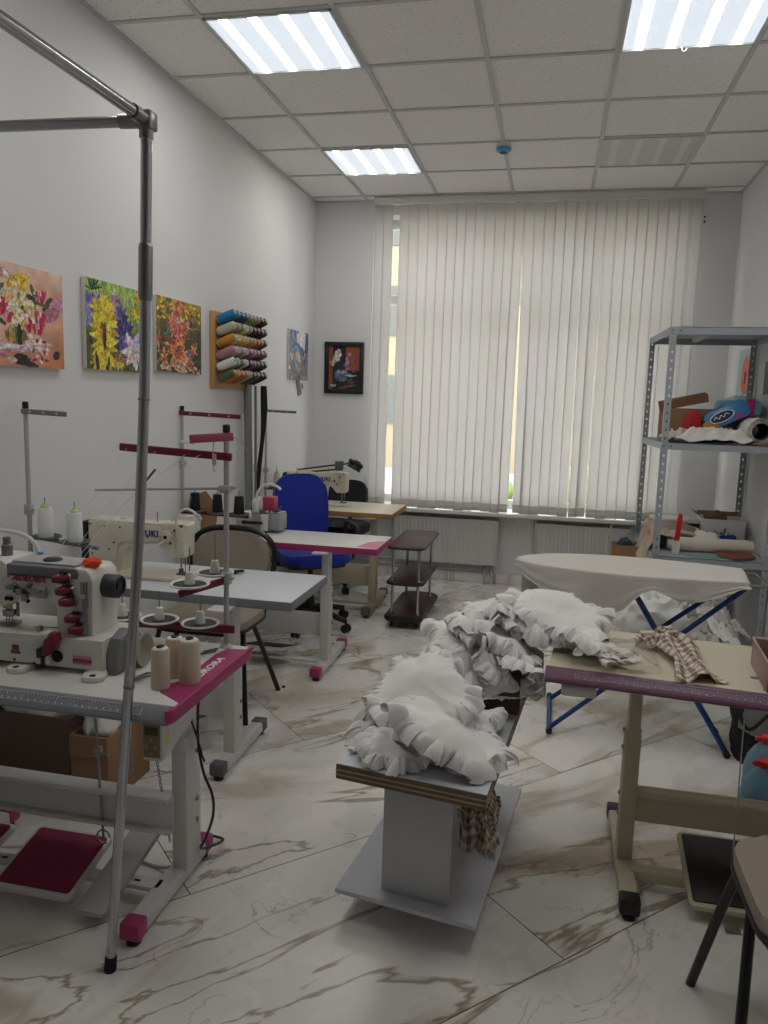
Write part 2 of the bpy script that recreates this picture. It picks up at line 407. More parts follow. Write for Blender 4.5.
# window: frame, mullions, panes, sill
wf = MB(); fy0, fy1 = YB + .2, YB + .27
wf.box(WX0, WX0 + .07, fy0, fy1, WZ0, WZ1, bev=.006); wf.box(WX1 - .07, WX1, fy0, fy1, WZ0, WZ1, bev=.006)
wf.box(WX0, WX1, fy0, fy1, WZ0, WZ0 + .07, bev=.006); wf.box(WX0, WX1, fy0, fy1, WZ1 - .07, WZ1, bev=.006)
mx = [WX0 + (WX1 - WX0) * k / 3 for k in (1, 2)]
for q in mx: wf.box(q - .045, q + .045, fy0, fy1, WZ0, WZ1, bev=.006)
wf.box(WX0, WX1, fy0, fy1, 2.35, 2.43, bev=.006)
win = struct('window_1', wf, WHITE_P)
xs = [WX0 + .07] + [v for q in mx for v in (q - .045, q + .045)] + [WX1 - .07]
for i in range(0, 6, 2):
    for z0, z1 in ((WZ0 + .07, 2.35), (2.43, WZ1 - .07)):
        MB().box(xs[i], xs[i + 1], fy0 + .03, fy0 + .04, z0, z1).build('pane', GLASS, win)
MB().box(WX0 - .05, WX1 + .03, YB - .17, fy0, WZ0 - .03, WZ0, bev=.006).build('window_sill', WHITE_P, win)

# outside, glimpsed between the slats
struct('ground_outside', MB().box(-14, 14, YB + .5, 40, -.9, -.6), mat('paving outside', (150, 146, 138), .9))
ob = MB().box(-9, 9, 24, 30, -.6, 9)
for i in range(7):
    for j in range(3): ob.box(-8 + i * 2.4, -6.8 + i * 2.4, 23.95, 24.02, .8 + j * 2.7, 2.3 + j * 2.7, 1)
tag(ob.build('outside_building', [mat('cream render', (140, 127, 106), .9, var=.05), mat('far window', (84, 84, 82), .7)]), 'pale rendered building seen outside through gaps in the blind', 'building')
hb = MB()
for i in range(60):
    hb.ball((-.8 + i * .12 + RND.uniform(-.1, .1), 13.5 + RND.uniform(-.3, .3), -.15 + RND.uniform(-.3, .45)), RND.uniform(.25, .42), 8)
tag(hb.build('hedge', mat('hedge leaves', (112, 130, 70), .9, var=.5, vscale=9, bump=.8, bscale=30)), 'low green hedge outside beyond the window', 'hedge', kind='stuff')

# ------------------------------------------------------------------ vertical blind
bl = thing('vertical_blind', 'white vertical slat blind covering the whole back window', 'blind', (-.25, 6.42, .66))
b = MB(); b.box(-1.52, 1.015, 6.39, 6.45, 3.118, 3.156, bev=.006); b.box(-1.52, 1.015, 6.40, 6.44, 3.10, 3.12, bev=.004)
b.build('head_rail', WHITE_P, bl)
for xx in (-1.35, -.6, .1, .75): MB().box(xx - .02, xx + .02, 6.40, 6.43, 3.15, 3.159).build('ceiling_clip', STEEL_D, bl)
def slat(x, tilt=9, lean=0.0, w=.081, seed=0):
    top, bot = 3.1, .634
    def f(u, v):
        z = top + (bot - top) * v; s = (u - .5) * w
        a = rad(tilt + 3 * math.sin(v * 3 + seed)); bow = .003 * (1 - (2 * u - 1) ** 2)
        xx = x + s * math.cos(a) + bow * math.sin(a) + lean * v + .002 * math.sin(v * 5 + seed)
        return (xx, 6.42 + s * math.sin(a) - bow * math.cos(a), z + .004 * math.sin(seed * 1.7))
    m = MB().grid(f, 6, 14); o = m.build('slat', BLIND, bl, solid=.0009)
    h = MB().grid(lambda u, v: Vector(f(u, .972 + .028 * v)) + Vector((0, -.0025, 0)), 6, 2); h.build('bottom_weight', BLIND, o, solid=.0012)
SX = []
for k, xx in enumerate((-1.478, -1.408)): slat(xx, 8, 0, seed=k); SX.append(xx)
xx = -1.266; k = 3
while xx < .93:
    lean = 0.0; ti = 3.5 + RND.uniform(-1, 1)
    if -.36 < xx < -.25: lean = -.012
    if -.29 < xx < -.2: lean = .034
    if .05 < xx < .33: ti = 12 + 4 * math.sin(k); lean = .014 * math.sin(k * 2.1)
    if xx < -.27: lean -= .006
    slat(xx, ti, lean, seed=k); SX.append(xx)
    xx += .0765 if not (-.31 < xx < -.23) else .0835
    k += 1
slat(.972, 6, .0, seed=k)
ch = MB()
for i in range(len(SX) - 1): ch.tube([(SX[i], 6.412, .672), ((SX[i] + SX[i + 1]) / 2, 6.41, .667), (SX[i + 1], 6.412, .672)], .0012, 5)
ch.build('bottom_chain', WHITE_P, bl)
for j, (a, bb) in enumerate(((-.07, -.02), (.03, .06))):
    pass
cd = MB(); cd.tube(smoothpath([(-.21, 6.40, .68), (-.235, 6.39, .6), (-.265, 6.39, .53), (-.25, 6.395, .46)], 6), .004, 6)
cd.tube(smoothpath([(-.21, 6.40, .68), (-.16, 6.385, .62), (-.135, 6.39, .55), (-.15, 6.395, .47)], 6), .004, 6); cd.build('pull_cord', WHITE_P, bl)
cd = MB(); cd.tube(smoothpath([(.545, 6.40, .64), (.515, 6.385, .58), (.49, 6.385, .48), (.485, 6.385, .38), (.49, 6.39, .25)], 6), .005, 6)
cd.build('pull_cord', WHITE_P, bl)

# ------------------------------------------------------------------ radiators
def radiator(x0, x1, z0, z1, label, pipes):
    r = thing('radiator', label, 'radiator', ((x0 + x1) / 2, 6.47, z0), group='panel radiators under the window')
    yf = 6.43
    n = int((x1 - x0 - .04) / .033)
    def f(u, v):
        q = u * n; s = .5 + .5 * math.cos(2 * PI * q); s = max(0, min(1, (s - .25) * 2))
        e = 1 if .04 < v < .94 else 0
        return (x0 + .02 + (x1 - x0 - .04) * u, yf - .006 * s * e, z0 + .005 + (z1 - z0 - .03) * v)
    m = MB().grid(f, n * 6, 16); m.box(x0 + .005, x1 - .005, yf + .002, yf + .07, z0 + .004, z1 - .03)
    m.build('panel', STEEL_W, r)
    e = MB().box(x0, x0 + .012, yf - .008, yf + .085, z0, z1, bev=.004); e.build('side_cover', STEEL_W, r)
    MB().box(x1 - .012, x1, yf - .008, yf + .085, z0, z1, bev=.004).build('side_cover', STEEL_W, r)
    t = MB(); t.box(x0 + .01, x1 - .01, yf - .006, yf + .004, z1 - .026, z1, bev=.002)
    q = x0 + .03
    while q < x1 - .03: t.box(q, q + .012, yf + .004, yf + .08, z1 - .008, z1 - .003); q += .022
    t.box(x0 + .01, x1 - .01, yf + .076, yf + .084, z1 - .026, z1); t.build('top_grille', STEEL_W, r)
    for px in pipes:
        MB().tube(smoothpath([(px, yf + .04, z0 + .01), (px, yf + .04, z0 - .06), (px, yf + .04, .0)], 4), .009, 8).build('pipe', GREYL, r)
        MB().box(px - .014, px + .014, yf + .025, yf + .055, z0 - .05, z0 - .005, bev=.004).build('valve', STEEL, r)
    return r
radiator(-1.28, -.39, .17, .56, 'white panel radiator below the window behind the three-tier brown shelf', (-.49, -.435))
radiator(-.09, .68, .17, .56, 'white panel radiator below the window behind the ironing board', (.6, .65))
lp = MB().tube([(-1.95, 6.5, .13), (-.95, 6.5, .12), (-.49, 6.5, .11)], .01, 8); lp.tube([(-1.95, 6.5, .17), (-.95, 6.5, .16), (-.43, 6.5, .16)], .01, 8)
tag(lp.build('heating_pipe', GREYL), 'pair of thin grey heating pipes along the foot of the back wall', 'pipe')

# ------------------------------------------------------------------ ceiling fixtures
LAMP_T = emit('lamp tube', (255, 252, 247), LT); LAMP_P = emit('lit lamp diffuser', (226, 238, 252), LP)
UNLIT_P = mat('unlit diffuser', (196, 200, 196), .3, var=.01); UNLIT_T = mat('unlit tube', (222, 220, 214), .4, var=.01)
def lamp(ix, jy, lit, label):
    if TEST is not None: lit = (ix, jy) in TEST

    x0, y0 = -1.608 + .6 * ix, 2.779 + .6 * jy; c = (x0 + .3, y0 + .3)
    L = thing('ceiling_light', label, 'ceiling light', (c[0], c[1], ZC - .012))
    f = MB(); o = .292
    for a in ((x0 + .3 - o, x0 + .3 + o, y0 + .3 - o, y0 + .3 - o + .012), (x0 + .3 - o, x0 + .3 + o, y0 + .3 + o - .012, y0 + .3 + o), (x0 + .3 - o, x0 + .3 - o + .012, y0 + .3 - o, y0 + .3 + o), (x0 + .3 + o - .012, x0 + .3 + o, y0 + .3 - o, y0 + .3 + o)):
        f.box(*a, ZC - .008, ZC + .006)
    f.build('frame', STEEL_W, L)
    MB().box(x0 + .02, x0 + .58, y0 + .02, y0 + .58, ZC - .001, ZC + .004).build('diffuser', LAMP_P if lit else UNLIT_P, L)
    for k in range(4):
        q = x0 + .02 + .56 * (k + .5) / 4
        MB().box(q - .021, q + .021, y0 + .03, y0 + .57, ZC - .0013, ZC - .001).build('light_tube', LAMP_T if lit else UNLIT_T, L)
lamp(0, 1, True, 'lit square ceiling light nearest the left wall, large in the upper left')
lamp(3, 1, True, 'lit square ceiling light at the top right of the photo')
lamp(0, 4, True, 'small-looking lit ceiling light farthest back, near the blind')
lamp(3, 4, False, 'unlit square ceiling light near the back right of the ceiling')
lamp(3, -2, True, 'lit square ceiling light above the near end of the purple-edged table')
lamp(0, -2, True, 'lit square ceiling light above the clothes rack and the foreground machine')
lamp(0, -5, False, 'unlit square ceiling light behind the camera near the left wall')
lamp(3, -5, False, 'unlit square ceiling light behind the camera near the right wall')
s = thing('smoke_detector', 'round pale blue smoke detector on the ceiling between the lamps', 'smoke detector', (-.407, 5.24, ZC - .045))
MB().lathe([(.0, 3.162), (.052, 3.162), (.052, 3.15), (.046, 3.146), (0, 3.146)], (-.407, 5.24, 0)).build('base', WHITE_P, s)
MB().lathe([(.046, 3.147), (.05, 3.14), (.048, 3.128), (.034, 3.118), (0, 3.114)], (-.407, 5.24, 0)).build('cap', mat('pale blue film', (94, 158, 190), .35), s)
MB().lathe([(.024, 3.121), (.024, 3.112), (0, 3.11)], (-.407, 5.24, 0)).build('sensor_chamber', mat('dark blue grille', (34, 74, 96), .5), s)
for hx, hy, lb in ((.47, 3.94, 'tiny white ceiling hook beside the top right lamp'), (-2.0, 3.9, 'tiny white ceiling hook above the left wall')):
    h = MB().tube([(hx, hy, ZC + .002), (hx, hy, ZC - .02)], .003, 6); h.tube(arc((hx + .01, hy, ZC - .02), .01, 180, 380, 8), .0025, 6)
    tag(h.build('ceiling_hook', WHITE_P), lb, 'hook')
k = MB().box(-1.575, -1.535, 6.528, 6.54, .82, .89, bev=.004)
tag(k.build('wall_switch', WHITE_P), 'white wall switch left of the blind', 'switch')
k = MB(); [k.lathe([(.008, 0), (.006, .006), (0, .007)], M=T(1.045, 6.54, z, 0, rad(90)), n=8) for z in (2.99, 2.955)]
tag(k.build('wall_screw_mount', DARK), 'two small dark screw holes high on the wall right of the blind', 'screw anchors')

# ------------------------------------------------------------------ world
wd = bpy.data.worlds.new('world'); SC.world = wd; wd.use_nodes = True
bg = wd.node_tree.nodes['Background']; bg.inputs['Color'].default_value = SKYC; bg.inputs['Strength'].default_value = SKY
# ------------------------------------------------------------------ paintings
def raster(W, H, bgf, ops, seed):
    r = random.Random(seed); px = [[bgf(i / (W - 1), j / (H - 1), r) for i in range(W)] for j in range(H)]
    for (cx, cy, rx, ry, ro, col, jit) in ops:
        c, s = math.cos(rad(ro)), math.sin(rad(ro)); R = max(rx, ry) * 1.25
        for j in range(max(0, int((cy - R) * H)), min(H, int((cy + R) * H) + 2)):
            for i in range(max(0, int((cx - R) * W)), min(W, int((cx + R) * W) + 2)):
                dx, dy = (i + .5) / W - cx, (j + .5) / H - cy
                a, b = (dx * c + dy * s) / rx, (-dx * s + dy * c) / ry
                if a * a + b * b < 1 + .35 * fx(i * .3, j * .3, seed):
                    k = 1 + jit * (fx(i * .22 + cx * 9, j * .22, seed + 5) * 1.4 + r.uniform(-.25, .25))
                    px[j][i] = tuple(max(0, min(255, q * k)) for q in col)
    return px
def flower(o, cx, cy, R, cols, n=6, center=None, r=RND, sq=.45):
    a0 = r.uniform(0, 360)
    for k in range(n):
        a = a0 + 360 * k / n + r.uniform(-12, 12); c = cols[k % len(cols)]
        o.append((cx + R * .55 * math.cos(rad(a)), cy + R * .55 * math.sin(rad(a)), R * .55, R * sq * .6, a, c, .3))
    if center: o.append((cx, cy, R * .22, R * .22, 0, center, .2))
def canvas(name, label, px, y0, y1, z0, z1, wallx, th=.022, frame=None):
    """picture hung on the left wall (facing +X)"""
    t = thing(name, label, 'painting', (wallx, (y0 + y1) / 2, z0))
    MB().box(wallx + .002, wallx + th, y0, y1, z0, z1, bev=.002).build('stretcher', mat('raw canvas edge', (214, 210, 200), .9), t)
    H, W = len(px), len(px[0]); me_v = []; me_f = []; cols = []
    for j in range(H + 1):
        for i in range(W + 1):
            me_v.append((wallx + th + .0008 + .0008 * fx(i * .9, j * .9), y0 + (y1 - y0) * i / W, z1 - (z1 - z0) * j / H))
    for j in range(H):
        for i in range(W): a = j * (W + 1) + i; me_f.append([a, a + W + 1, a + W + 2, a + 1]); cols.append(px[j][i])
    b = MB(); b.add(me_v, me_f); o = b.build('painted_face', PAINT, t, smooth=False)
    ca = o.data.color_attributes.new('Col', 'FLOAT_COLOR', 'CORNER')
    for p in o.data.polygons:
        c = rgb(*cols[p.index])
        for li in p.loop_indices: ca.data[li].color = c
    return t
r1 = random.Random(11)
def mixc(a, b, t): return tuple(a[i] + (b[i] - a[i]) * max(0, min(1, t)) for i in range(3))
def petals(o, cx, cy, n, rin, rout, wid, cols, a0, a1, r, sy=1.0, jit=.25):
    """pointed petals fanning from a centre, built from strokes that narrow to the tip"""
    for k in range(n):
        a = rad(a0 + (a1 - a0) * (k + .5) / n + r.uniform(-8, 8)); L = rout * r.uniform(.8, 1.1); c = r.choice(cols)
        for t, w in ((.3, 1), (.5, .95), (.7, .7), (.88, .4)):
            d = rin + (L - rin) * t
            o.append((cx + d * math.cos(a), cy + sy * d * math.sin(a), (L - rin) * .22, wid * w, math.degrees(a), tuple(min(255, q * r.uniform(.86, 1.1)) for q in c), jit))
def tulip(o, cx, cy, R, r, pal):
    for dx, ro, c in ((-.5, 70, 0), (.5, 110, 1), (0, 90, 2), (-.25, 80, 3), (.28, 100, 0)):
        o.append((cx + dx * R * .6, cy + r.uniform(-.1, .1) * R, R * .8, R * .3, ro + r.uniform(-12, 12), pal[c % len(pal)], .25))
    o.append((cx, cy - R * .5, R * .35, R * .1, 85, (236, 210, 214), .2))
RED = [(186, 34, 70), (206, 70, 104), (150, 22, 50), (226, 140, 160)]
# 1: bouquet in a vase on peach
def bg1(u, v, r): return tuple(q * (1 + .12 * fx(u * 6, v * 6, 1) + r.uniform(-.03, .03)) for q in mixc(mixc((206, 158, 138), (228, 196, 176), 1 - v), (202, 118, 74), max(0, (v - .42) * 1.2) + .55 * (u - .72) + .45 * fx(u * 3, v * 3, 2)))
o = [(.93, .32, .09, .08, 20, (206, 142, 176), .2), (.84, .44, .12, .07, -30, (176, 118, 136), .2), (.08, .84, .26, .11, 0, (176, 122, 136), .25), (.2, .1, .2, .05, 10, (196, 150, 150), .2)]
for k in range(46): o.append((r1.uniform(.05, .74), r1.uniform(.18, .6), .075, .022, r1.uniform(0, 180), r1.choice([(52, 66, 42), (86, 98, 58), (38, 46, 36), (112, 120, 84)]), .35))
for k in range(70): o.append((.4 + r1.gauss(0, .14), .4 + r1.gauss(0, .12), .045, .022, r1.uniform(0, 180), r1.choice([(228, 214, 190), (238, 230, 210), (214, 196, 160), (226, 196, 130), (206, 206, 178)]), .25))
for (x, y, R) in ((.15, .18, .1), (.01, .32, .1), (.25, .42, .12), (.72, .28, .09), (.71, .5, .1), (.55, .58, .09), (.68, .62, .09), (.03, .55, .12), (.33, .52, .07)): tulip(o, x, y, R, r1, RED)
for (x, y, R) in ((.45, .13, .06), (.5, .2, .06), (.37, .2, .05), (.54, .12, .05)): petals(o, x, y, 7, 0, R, .022, [(226, 190, 30), (242, 216, 80), (196, 150, 30)], 0, 360, r1)
for (x, y, R) in ((.46, .52, .09), (.36, .33, .08), (.57, .38, .07)): petals(o, x, y, 9, 0, R, .025, [(232, 214, 170), (240, 232, 214), (222, 186, 120)], 0, 360, r1)
for (x, y) in ((.82, .3), (.78, .37), (.1, .45), (.08, .25)): o.append((x, y, .06, .025, r1.uniform(30, 150), (62, 78, 48), .3))
o += [(.42, .7, .085, .13, 90, (120, 112, 58), .4), (.45, .7, .13, .03, 90, (40, 48, 32), .3), (.35, .7, .11, .02, 90, (208, 154, 100), .2), (.39, .68, .1, .012, 90, (150, 150, 70), .2)]
for k in range(30): o.append((r1.uniform(.18, .8), .80 + r1.gauss(0, .035), .07, .018, r1.uniform(-20, 20), r1.choice([(226, 204, 208), (206, 178, 188), (238, 228, 226), (188, 150, 166)]), .2))
for k in range(22): o.append((.68 + r1.gauss(0, .05), .74 + r1.gauss(0, .06), .035, .014, r1.uniform(0, 180), r1.choice([(236, 222, 216), (214, 190, 180), (196, 150, 150), (222, 206, 190)]), .2))
o += [(.46, .93, .1, .06, 0, (40, 40, 36), .4), (.55, .97, .12, .03, 10, (48, 46, 38), .3), (.36, .94, .03, .05, 90, (190, 186, 170), .2), (.9, .86, .04, .05, 40, (46, 50, 38), .3)]
for k in range(24): o.append((r1.choice([r1.uniform(.03, .2), r1.uniform(.6, .9)]), r1.uniform(.72, .95), .03, .014, r1.uniform(0, 180), r1.choice([(170, 40, 74), (196, 120, 140), (236, 224, 216), (150, 30, 56)]), .25))
canvas('flower_picture', 'unframed canvas of red tulips and white flowers in a vase, peach background', raster(132, 108, bg1, o, 1), 2.46, 2.965, 1.62, 2.005, XL)
# 2: yellow iris among violet blooms
def bg2(u, v, r): return tuple(q * (1 + .35 * fx(u * 14, v * 5, 3) + r.uniform(-.04, .04)) for q in mixc((150, 182, 96), (84, 88, 52), v * 1.3 - .1))
o = []
for k in range(90): o.append((r1.uniform(.1, 1), r1.uniform(0, .45), .09, .006, r1.choice([55, 70, 115, 62, 80]), r1.choice([(188, 210, 112), (110, 150, 70), (206, 216, 150), (84, 116, 56), (226, 206, 90)]), .2))
for k in range(70): o.append((r1.uniform(0, 1), r1.uniform(.62, 1), .08, .016, r1.uniform(60, 120), r1.choice([(36, 40, 32), (60, 66, 42), (30, 26, 34), (92, 90, 52), (120, 116, 70)]), .3))
for k in range(16): a = r1.uniform(-10, 170); o.append((.1 + .09 * math.cos(rad(a)), .12 - .07 * math.sin(rad(a)), .09, .008, -a, r1.choice([(34, 56, 36), (48, 78, 46)]), .2))
VIO = [(128, 116, 186), (170, 158, 210), (96, 86, 158), (150, 150, 206)]
for (x, y, R) in ((.05, .28, .15), (.02, .42, .12), (.2, .24, .1), (.33, .24, .09)): petals(o, x, y, 9, 0, R, .035, VIO, 0, 360, r1)
petals(o, .5, .26, 9, 0, .15, .04, [(172, 120, 166), (196, 150, 190), (150, 96, 150)], -160, -20, r1); petals(o, .5, .28, 6, 0, .1, .03, [(186, 130, 172)], 0, 360, r1)
DV = [(84, 72, 148), (60, 52, 118), (112, 98, 176), (46, 40, 92)]
for (x, y, R) in ((.6, .38, .14), (.58, .62, .15), (.7, .52, .13), (.63, .76, .12)): petals(o, x, y, 10, 0, R, .035, DV, 0, 360, r1, 1.2)
petals(o, .72, .62, 6, 0, .08, .02, [(206, 160, 180), (186, 140, 170)], 0, 360, r1)
YEL = [(226, 198, 30), (242, 218, 74), (196, 160, 22), (214, 186, 40)]
for yy in (.32, .42, .52, .62, .72): petals(o, .3, yy, 9, .04, .24, .045, YEL, 0, 360, r1, .75)
petals(o, .28, .8, 10, .03, .26, .04, YEL, 20, 160, r1); petals(o, .3, .34, 7, 0, .2, .04, YEL, -160, -20, r1)
o += [(.3, .6, .15, .035, 92, (96, 56, 60), .35), (.27, .52, .06, .025, 70, (150, 66, 64), .3), (.31, .68, .1, .02, 95, (60, 36, 44), .3), (.17, .92, .12, .03, 80, (62, 44, 48), .3), (.36, .93, .1, .02, 100, (56, 42, 44), .3)]
petals(o, .56, .88, 12, .0, .13, .03, [(200, 172, 60), (164, 130, 48), (126, 84, 60), (218, 196, 110)], 0, 360, r1)
petals(o, .83, .76, 7, 0, .24, .07, [(224, 204, 218), (236, 226, 232), (206, 186, 206), (228, 216, 214)], 0, 360, r1)
o.append((.83, .76, .04, .04, 0, (176, 192, 110), .2)); [o.append((.83 + .05 * math.cos(k), .76 + .06 * math.sin(k), .04, .006, math.degrees(k), (140, 160, 110), .2)) for k in (0, 1.2, 2.4, 3.6, 5)]
for (x, y) in ((.93, .1), (.97, .22), (.9, .3)): petals(o, x, y, 7, 0, .1, .025, YEL, 0, 360, r1)
canvas('flower_picture', 'unframed canvas of a yellow iris among violet blooms, partly behind the chrome pole', raster(138, 112, bg2, o, 2), 3.13, 3.61, 1.632, 2.03, XL)
# 3: orange lilies
def bg3(u, v, r): return tuple(q * (1 + .5 * fx(u * 13, v * 11, 4) + r.uniform(-.05, .05)) for q in mixc((190, 152, 56), (62, 66, 42), v * 1.5 + .4 * abs(u - .5)))
o = []
for k in range(80): o.append((r1.uniform(0, 1), r1.uniform(0, .28), .04, .018, r1.uniform(0, 180), r1.choice([(232, 190, 50), (214, 160, 40), (90, 100, 50), (240, 206, 90), (150, 140, 60)]), .3))
for k in range(110): o.append((r1.choice([r1.uniform(0, .35), r1.uniform(.65, 1)]), r1.uniform(.15, .95), .05, .013, r1.uniform(0, 180), r1.choice([(46, 52, 36), (84, 92, 52), (130, 118, 60), (60, 70, 60), (150, 130, 90)]), .3))
ORG = [(206, 88, 54), (224, 128, 96), (172, 62, 42), (228, 164, 134), (190, 100, 90)]
for k in range(24): petals(o, .5 + r1.gauss(0, .17), .45 + r1.gauss(0, .2), 7, 0, r1.uniform(.08, .14), .02, ORG, 0, 360, r1)
for (x, y, R) in ((.28, .62, .12), (.16, .78, .1), (.6, .78, .1), (.5, .6, .09)): petals(o, x, y, 9, 0, R, .02, [(212, 134, 52), (146, 66, 40), (232, 176, 100)], 0, 360, r1)
for k in range(50): o.append((r1.uniform(.1, .95), r1.uniform(.84, 1), .05, .018, r1.uniform(0, 180), r1.choice([(216, 170, 140), (200, 140, 110), (226, 196, 170), (170, 110, 90)]), .25))
o += [(.72, .72, .05, .04, 60, (100, 120, 150), .3), (.28, .42, .05, .03, 20, (120, 130, 150), .3), (.45, .28, .07, .04, 0, (196, 166, 156), .3), (.2, .5, .05, .02, 40, (96, 110, 140), .3)]
canvas('flower_picture', 'unframed canvas of orange lilies, right of the chrome pole', raster(124, 96, bg3, o, 3), 3.755, 4.28, 1.648, 2.037, XL)
# 4: small blue-grey street scene
def bg4(u, v, r): return tuple(q * (1 + .25 * fx(u * 8, v * 8, 6)) for q in mixc((150, 160, 184), (120, 116, 116), v))
o = [(.62, .2, .25, .22, 0, (222, 216, 206), .1), (.2, .25, .2, .3, 0, (122, 130, 160), .3), (.92, .3, .1, .3, 0, (74, 84, 112), .3), (.6, .4, .22, .06, 40, (70, 116, 150), .3), (.75, .48, .2, .05, 60, (60, 96, 130), .3), (.45, .52, .14, .08, 30, (222, 196, 150), .2)]
for k in range(40): o.append((r1.uniform(0, 1), r1.uniform(.45, 1), .07, .03, r1.uniform(0, 180), r1.choice([(150, 140, 170), (206, 196, 190), (96, 104, 126), (190, 90, 90), (176, 160, 130), (130, 150, 130)]), .3))
canvas('street_picture', 'small unframed blue-grey street picture near the back left corner', raster(44, 44, bg4, o, 4), 5.85, 6.33, 1.672, 2.06, XL, .016)
# framed still life on the back wall
t = thing('framed_picture', 'black framed flower still life on the back wall left of the blind', 'picture', (-1.78, 6.53, 1.57))
x0, x1, z0, z1 = -1.955, -1.607, 1.572, 2.012; fw = .036; m = MB()
for a in ((x0, x1, z0, z0 + fw), (x0, x1, z1 - fw, z1), (x0, x0 + fw, z0 + fw * .9, z1 - fw * .9), (x1 - fw, x1, z0 + fw * .9, z1 - fw * .9)): m.box(a[0], a[1], 6.512, 6.538, a[2], a[3], bev=.004)
m.build('frame', mat('black lacquered frame', (22, 26, 36), .3), t)
def bg5(u, v, r): return mixc((26, 32, 46), (150, 78, 48), 1 if (u > .55 and v < .55) or u < .12 else 0)
o = [(.3, .2, .1, .13, 20, (206, 198, 184), .25), (.24, .32, .12, .1, 0, (190, 184, 164), .3), (.15, .4, .12, .05, 20, (180, 170, 140), .3), (.42, .66, .22, .14, 0, (90, 102, 124), .3), (.42, .58, .14, .05, 0, (160, 160, 150), .3), (.7, .67, .2, .02, 0, (196, 190, 180), .1), (.16, .9, .1, .03, 0, (150, 180, 190), .2), (.6, .92, .28, .03, -8, (128, 84, 60), .2), (.72, .8, .12, .06, 0, (90, 66, 44), .4), (.4, .45, .2, .1, 0, (34, 40, 44), .3)]
for k in range(16): o.append((.6 + r1.gauss(0, .08), .36 + r1.gauss(0, .1), .05, .04, r1.uniform(0, 180), r1.choice([(150, 98, 140), (120, 74, 116), (176, 132, 164)]), .25))
px = raster(44, 56, bg5, o, 5); H, W = 56, 44; a0, a1, b0, b1 = x0 + fw * .9, x1 - fw * .9, z0 + fw * .9, z1 - fw * .9
b = MB(); b.add([(a0 + (a1 - a0) * i / W, 6.53, b1 - (b1 - b0) * j / H) for j in range(H + 1) for i in range(W + 1)], [[j * (W + 1) + i, (j + 1) * (W + 1) + i, (j + 1) * (W + 1) + i + 1, j * (W + 1) + i + 1] for j in range(H) for i in range(W)])
ob = b.build('picture_print', PAINT, t, smooth=False); ca = ob.data.color_attributes.new('Col', 'FLOAT_COLOR', 'CORNER')
for p in ob.data.polygons:
    for li in p.loop_indices: ca.data[li].color = rgb(*px[p.index // W][p.index % W])
# tag hanging below picture 4
tg = thing('hanging_tag', 'small dark and white card hanging below the street picture', 'card', (XL + .02, 6.13, 1.54))
MB().prism([(6.06, 1.67), (6.15, 1.68), (6.2, 1.56), (6.12, 1.54)], XL + .003, XL + .008, 'x').build('card', GREYP, tg)
MB().prism([(6.13, 1.675), (6.2, 1.67), (6.26, 1.6), (6.2, 1.58)], XL + .009, XL + .012, 'x').build('photo', PAPER, tg)
MB().prism([(6.17, 1.65), (6.2, 1.645), (6.225, 1.61), (6.195, 1.6)], XL + .0125, XL + .0135, 'x').build('print', DARK, tg)

# ------------------------------------------------------------------ thread rack on the left wall
rk = thing('thread_rack', 'honey wood wall board with pegs holding rows of thread cones', 'thread rack', (XL, 4.72, 1.575))
MB().box(XL + .001, XL + .03, 4.44, 5.06, 1.575, 2.035, bev=.004).build('board', WOOD, rk)
ROWS = ['top row', 'second row', 'third row', 'fourth row', 'fifth row', 'bottom row']
NTH = ['nearest the window side', 'second', 'third', 'fourth', 'fifth', 'sixth', 'seventh', 'eighth', 'ninth']
CL = {'bright blue': (20, 122, 176), 'navy blue': (30, 70, 120), 'steel blue': (62, 110, 150), 'olive green': (126, 132, 92), 'sage green': (142, 150, 112), 'dark maroon': (76, 22, 36), 'black': (28, 28, 32), 'light grey': (186, 182, 170), 'cream': (206, 196, 168), 'tan': (170, 140, 104), 'mustard': (198, 134, 40), 'gold': (206, 178, 80), 'terracotta': (176, 92, 54), 'dusty pink': (176, 126, 138), 'pale pink': (204, 170, 178), 'lilac': (160, 132, 156), 'mauve': (134, 92, 110), 'plum': (104, 62, 82), 'white': (222, 224, 224), 'dark green': (44, 58, 50), 'moss green': (92, 98, 64), 'pale green': (150, 168, 128)}
PLAN = ['bright blue,steel blue,navy blue,navy blue,olive green,sage green,olive green,dark maroon,dark maroon',
        'light grey,tan,olive green,cream,sage green,dark maroon,dark maroon,dark maroon,plum',
        'mustard,cream,gold,gold,tan,tan,terracotta,terracotta,dark green',
        'dusty pink,pale pink,lilac,pale pink,mauve,dusty pink,mauve,plum,mauve',
        'white,pale green,moss green,light grey,black,mauve,plum,dark green,black',
        'moss green,mustard,terracotta,terracotta,pale green,dark green,moss green,dark maroon,dark maroon']
TILT = rad(24)
protos = {}
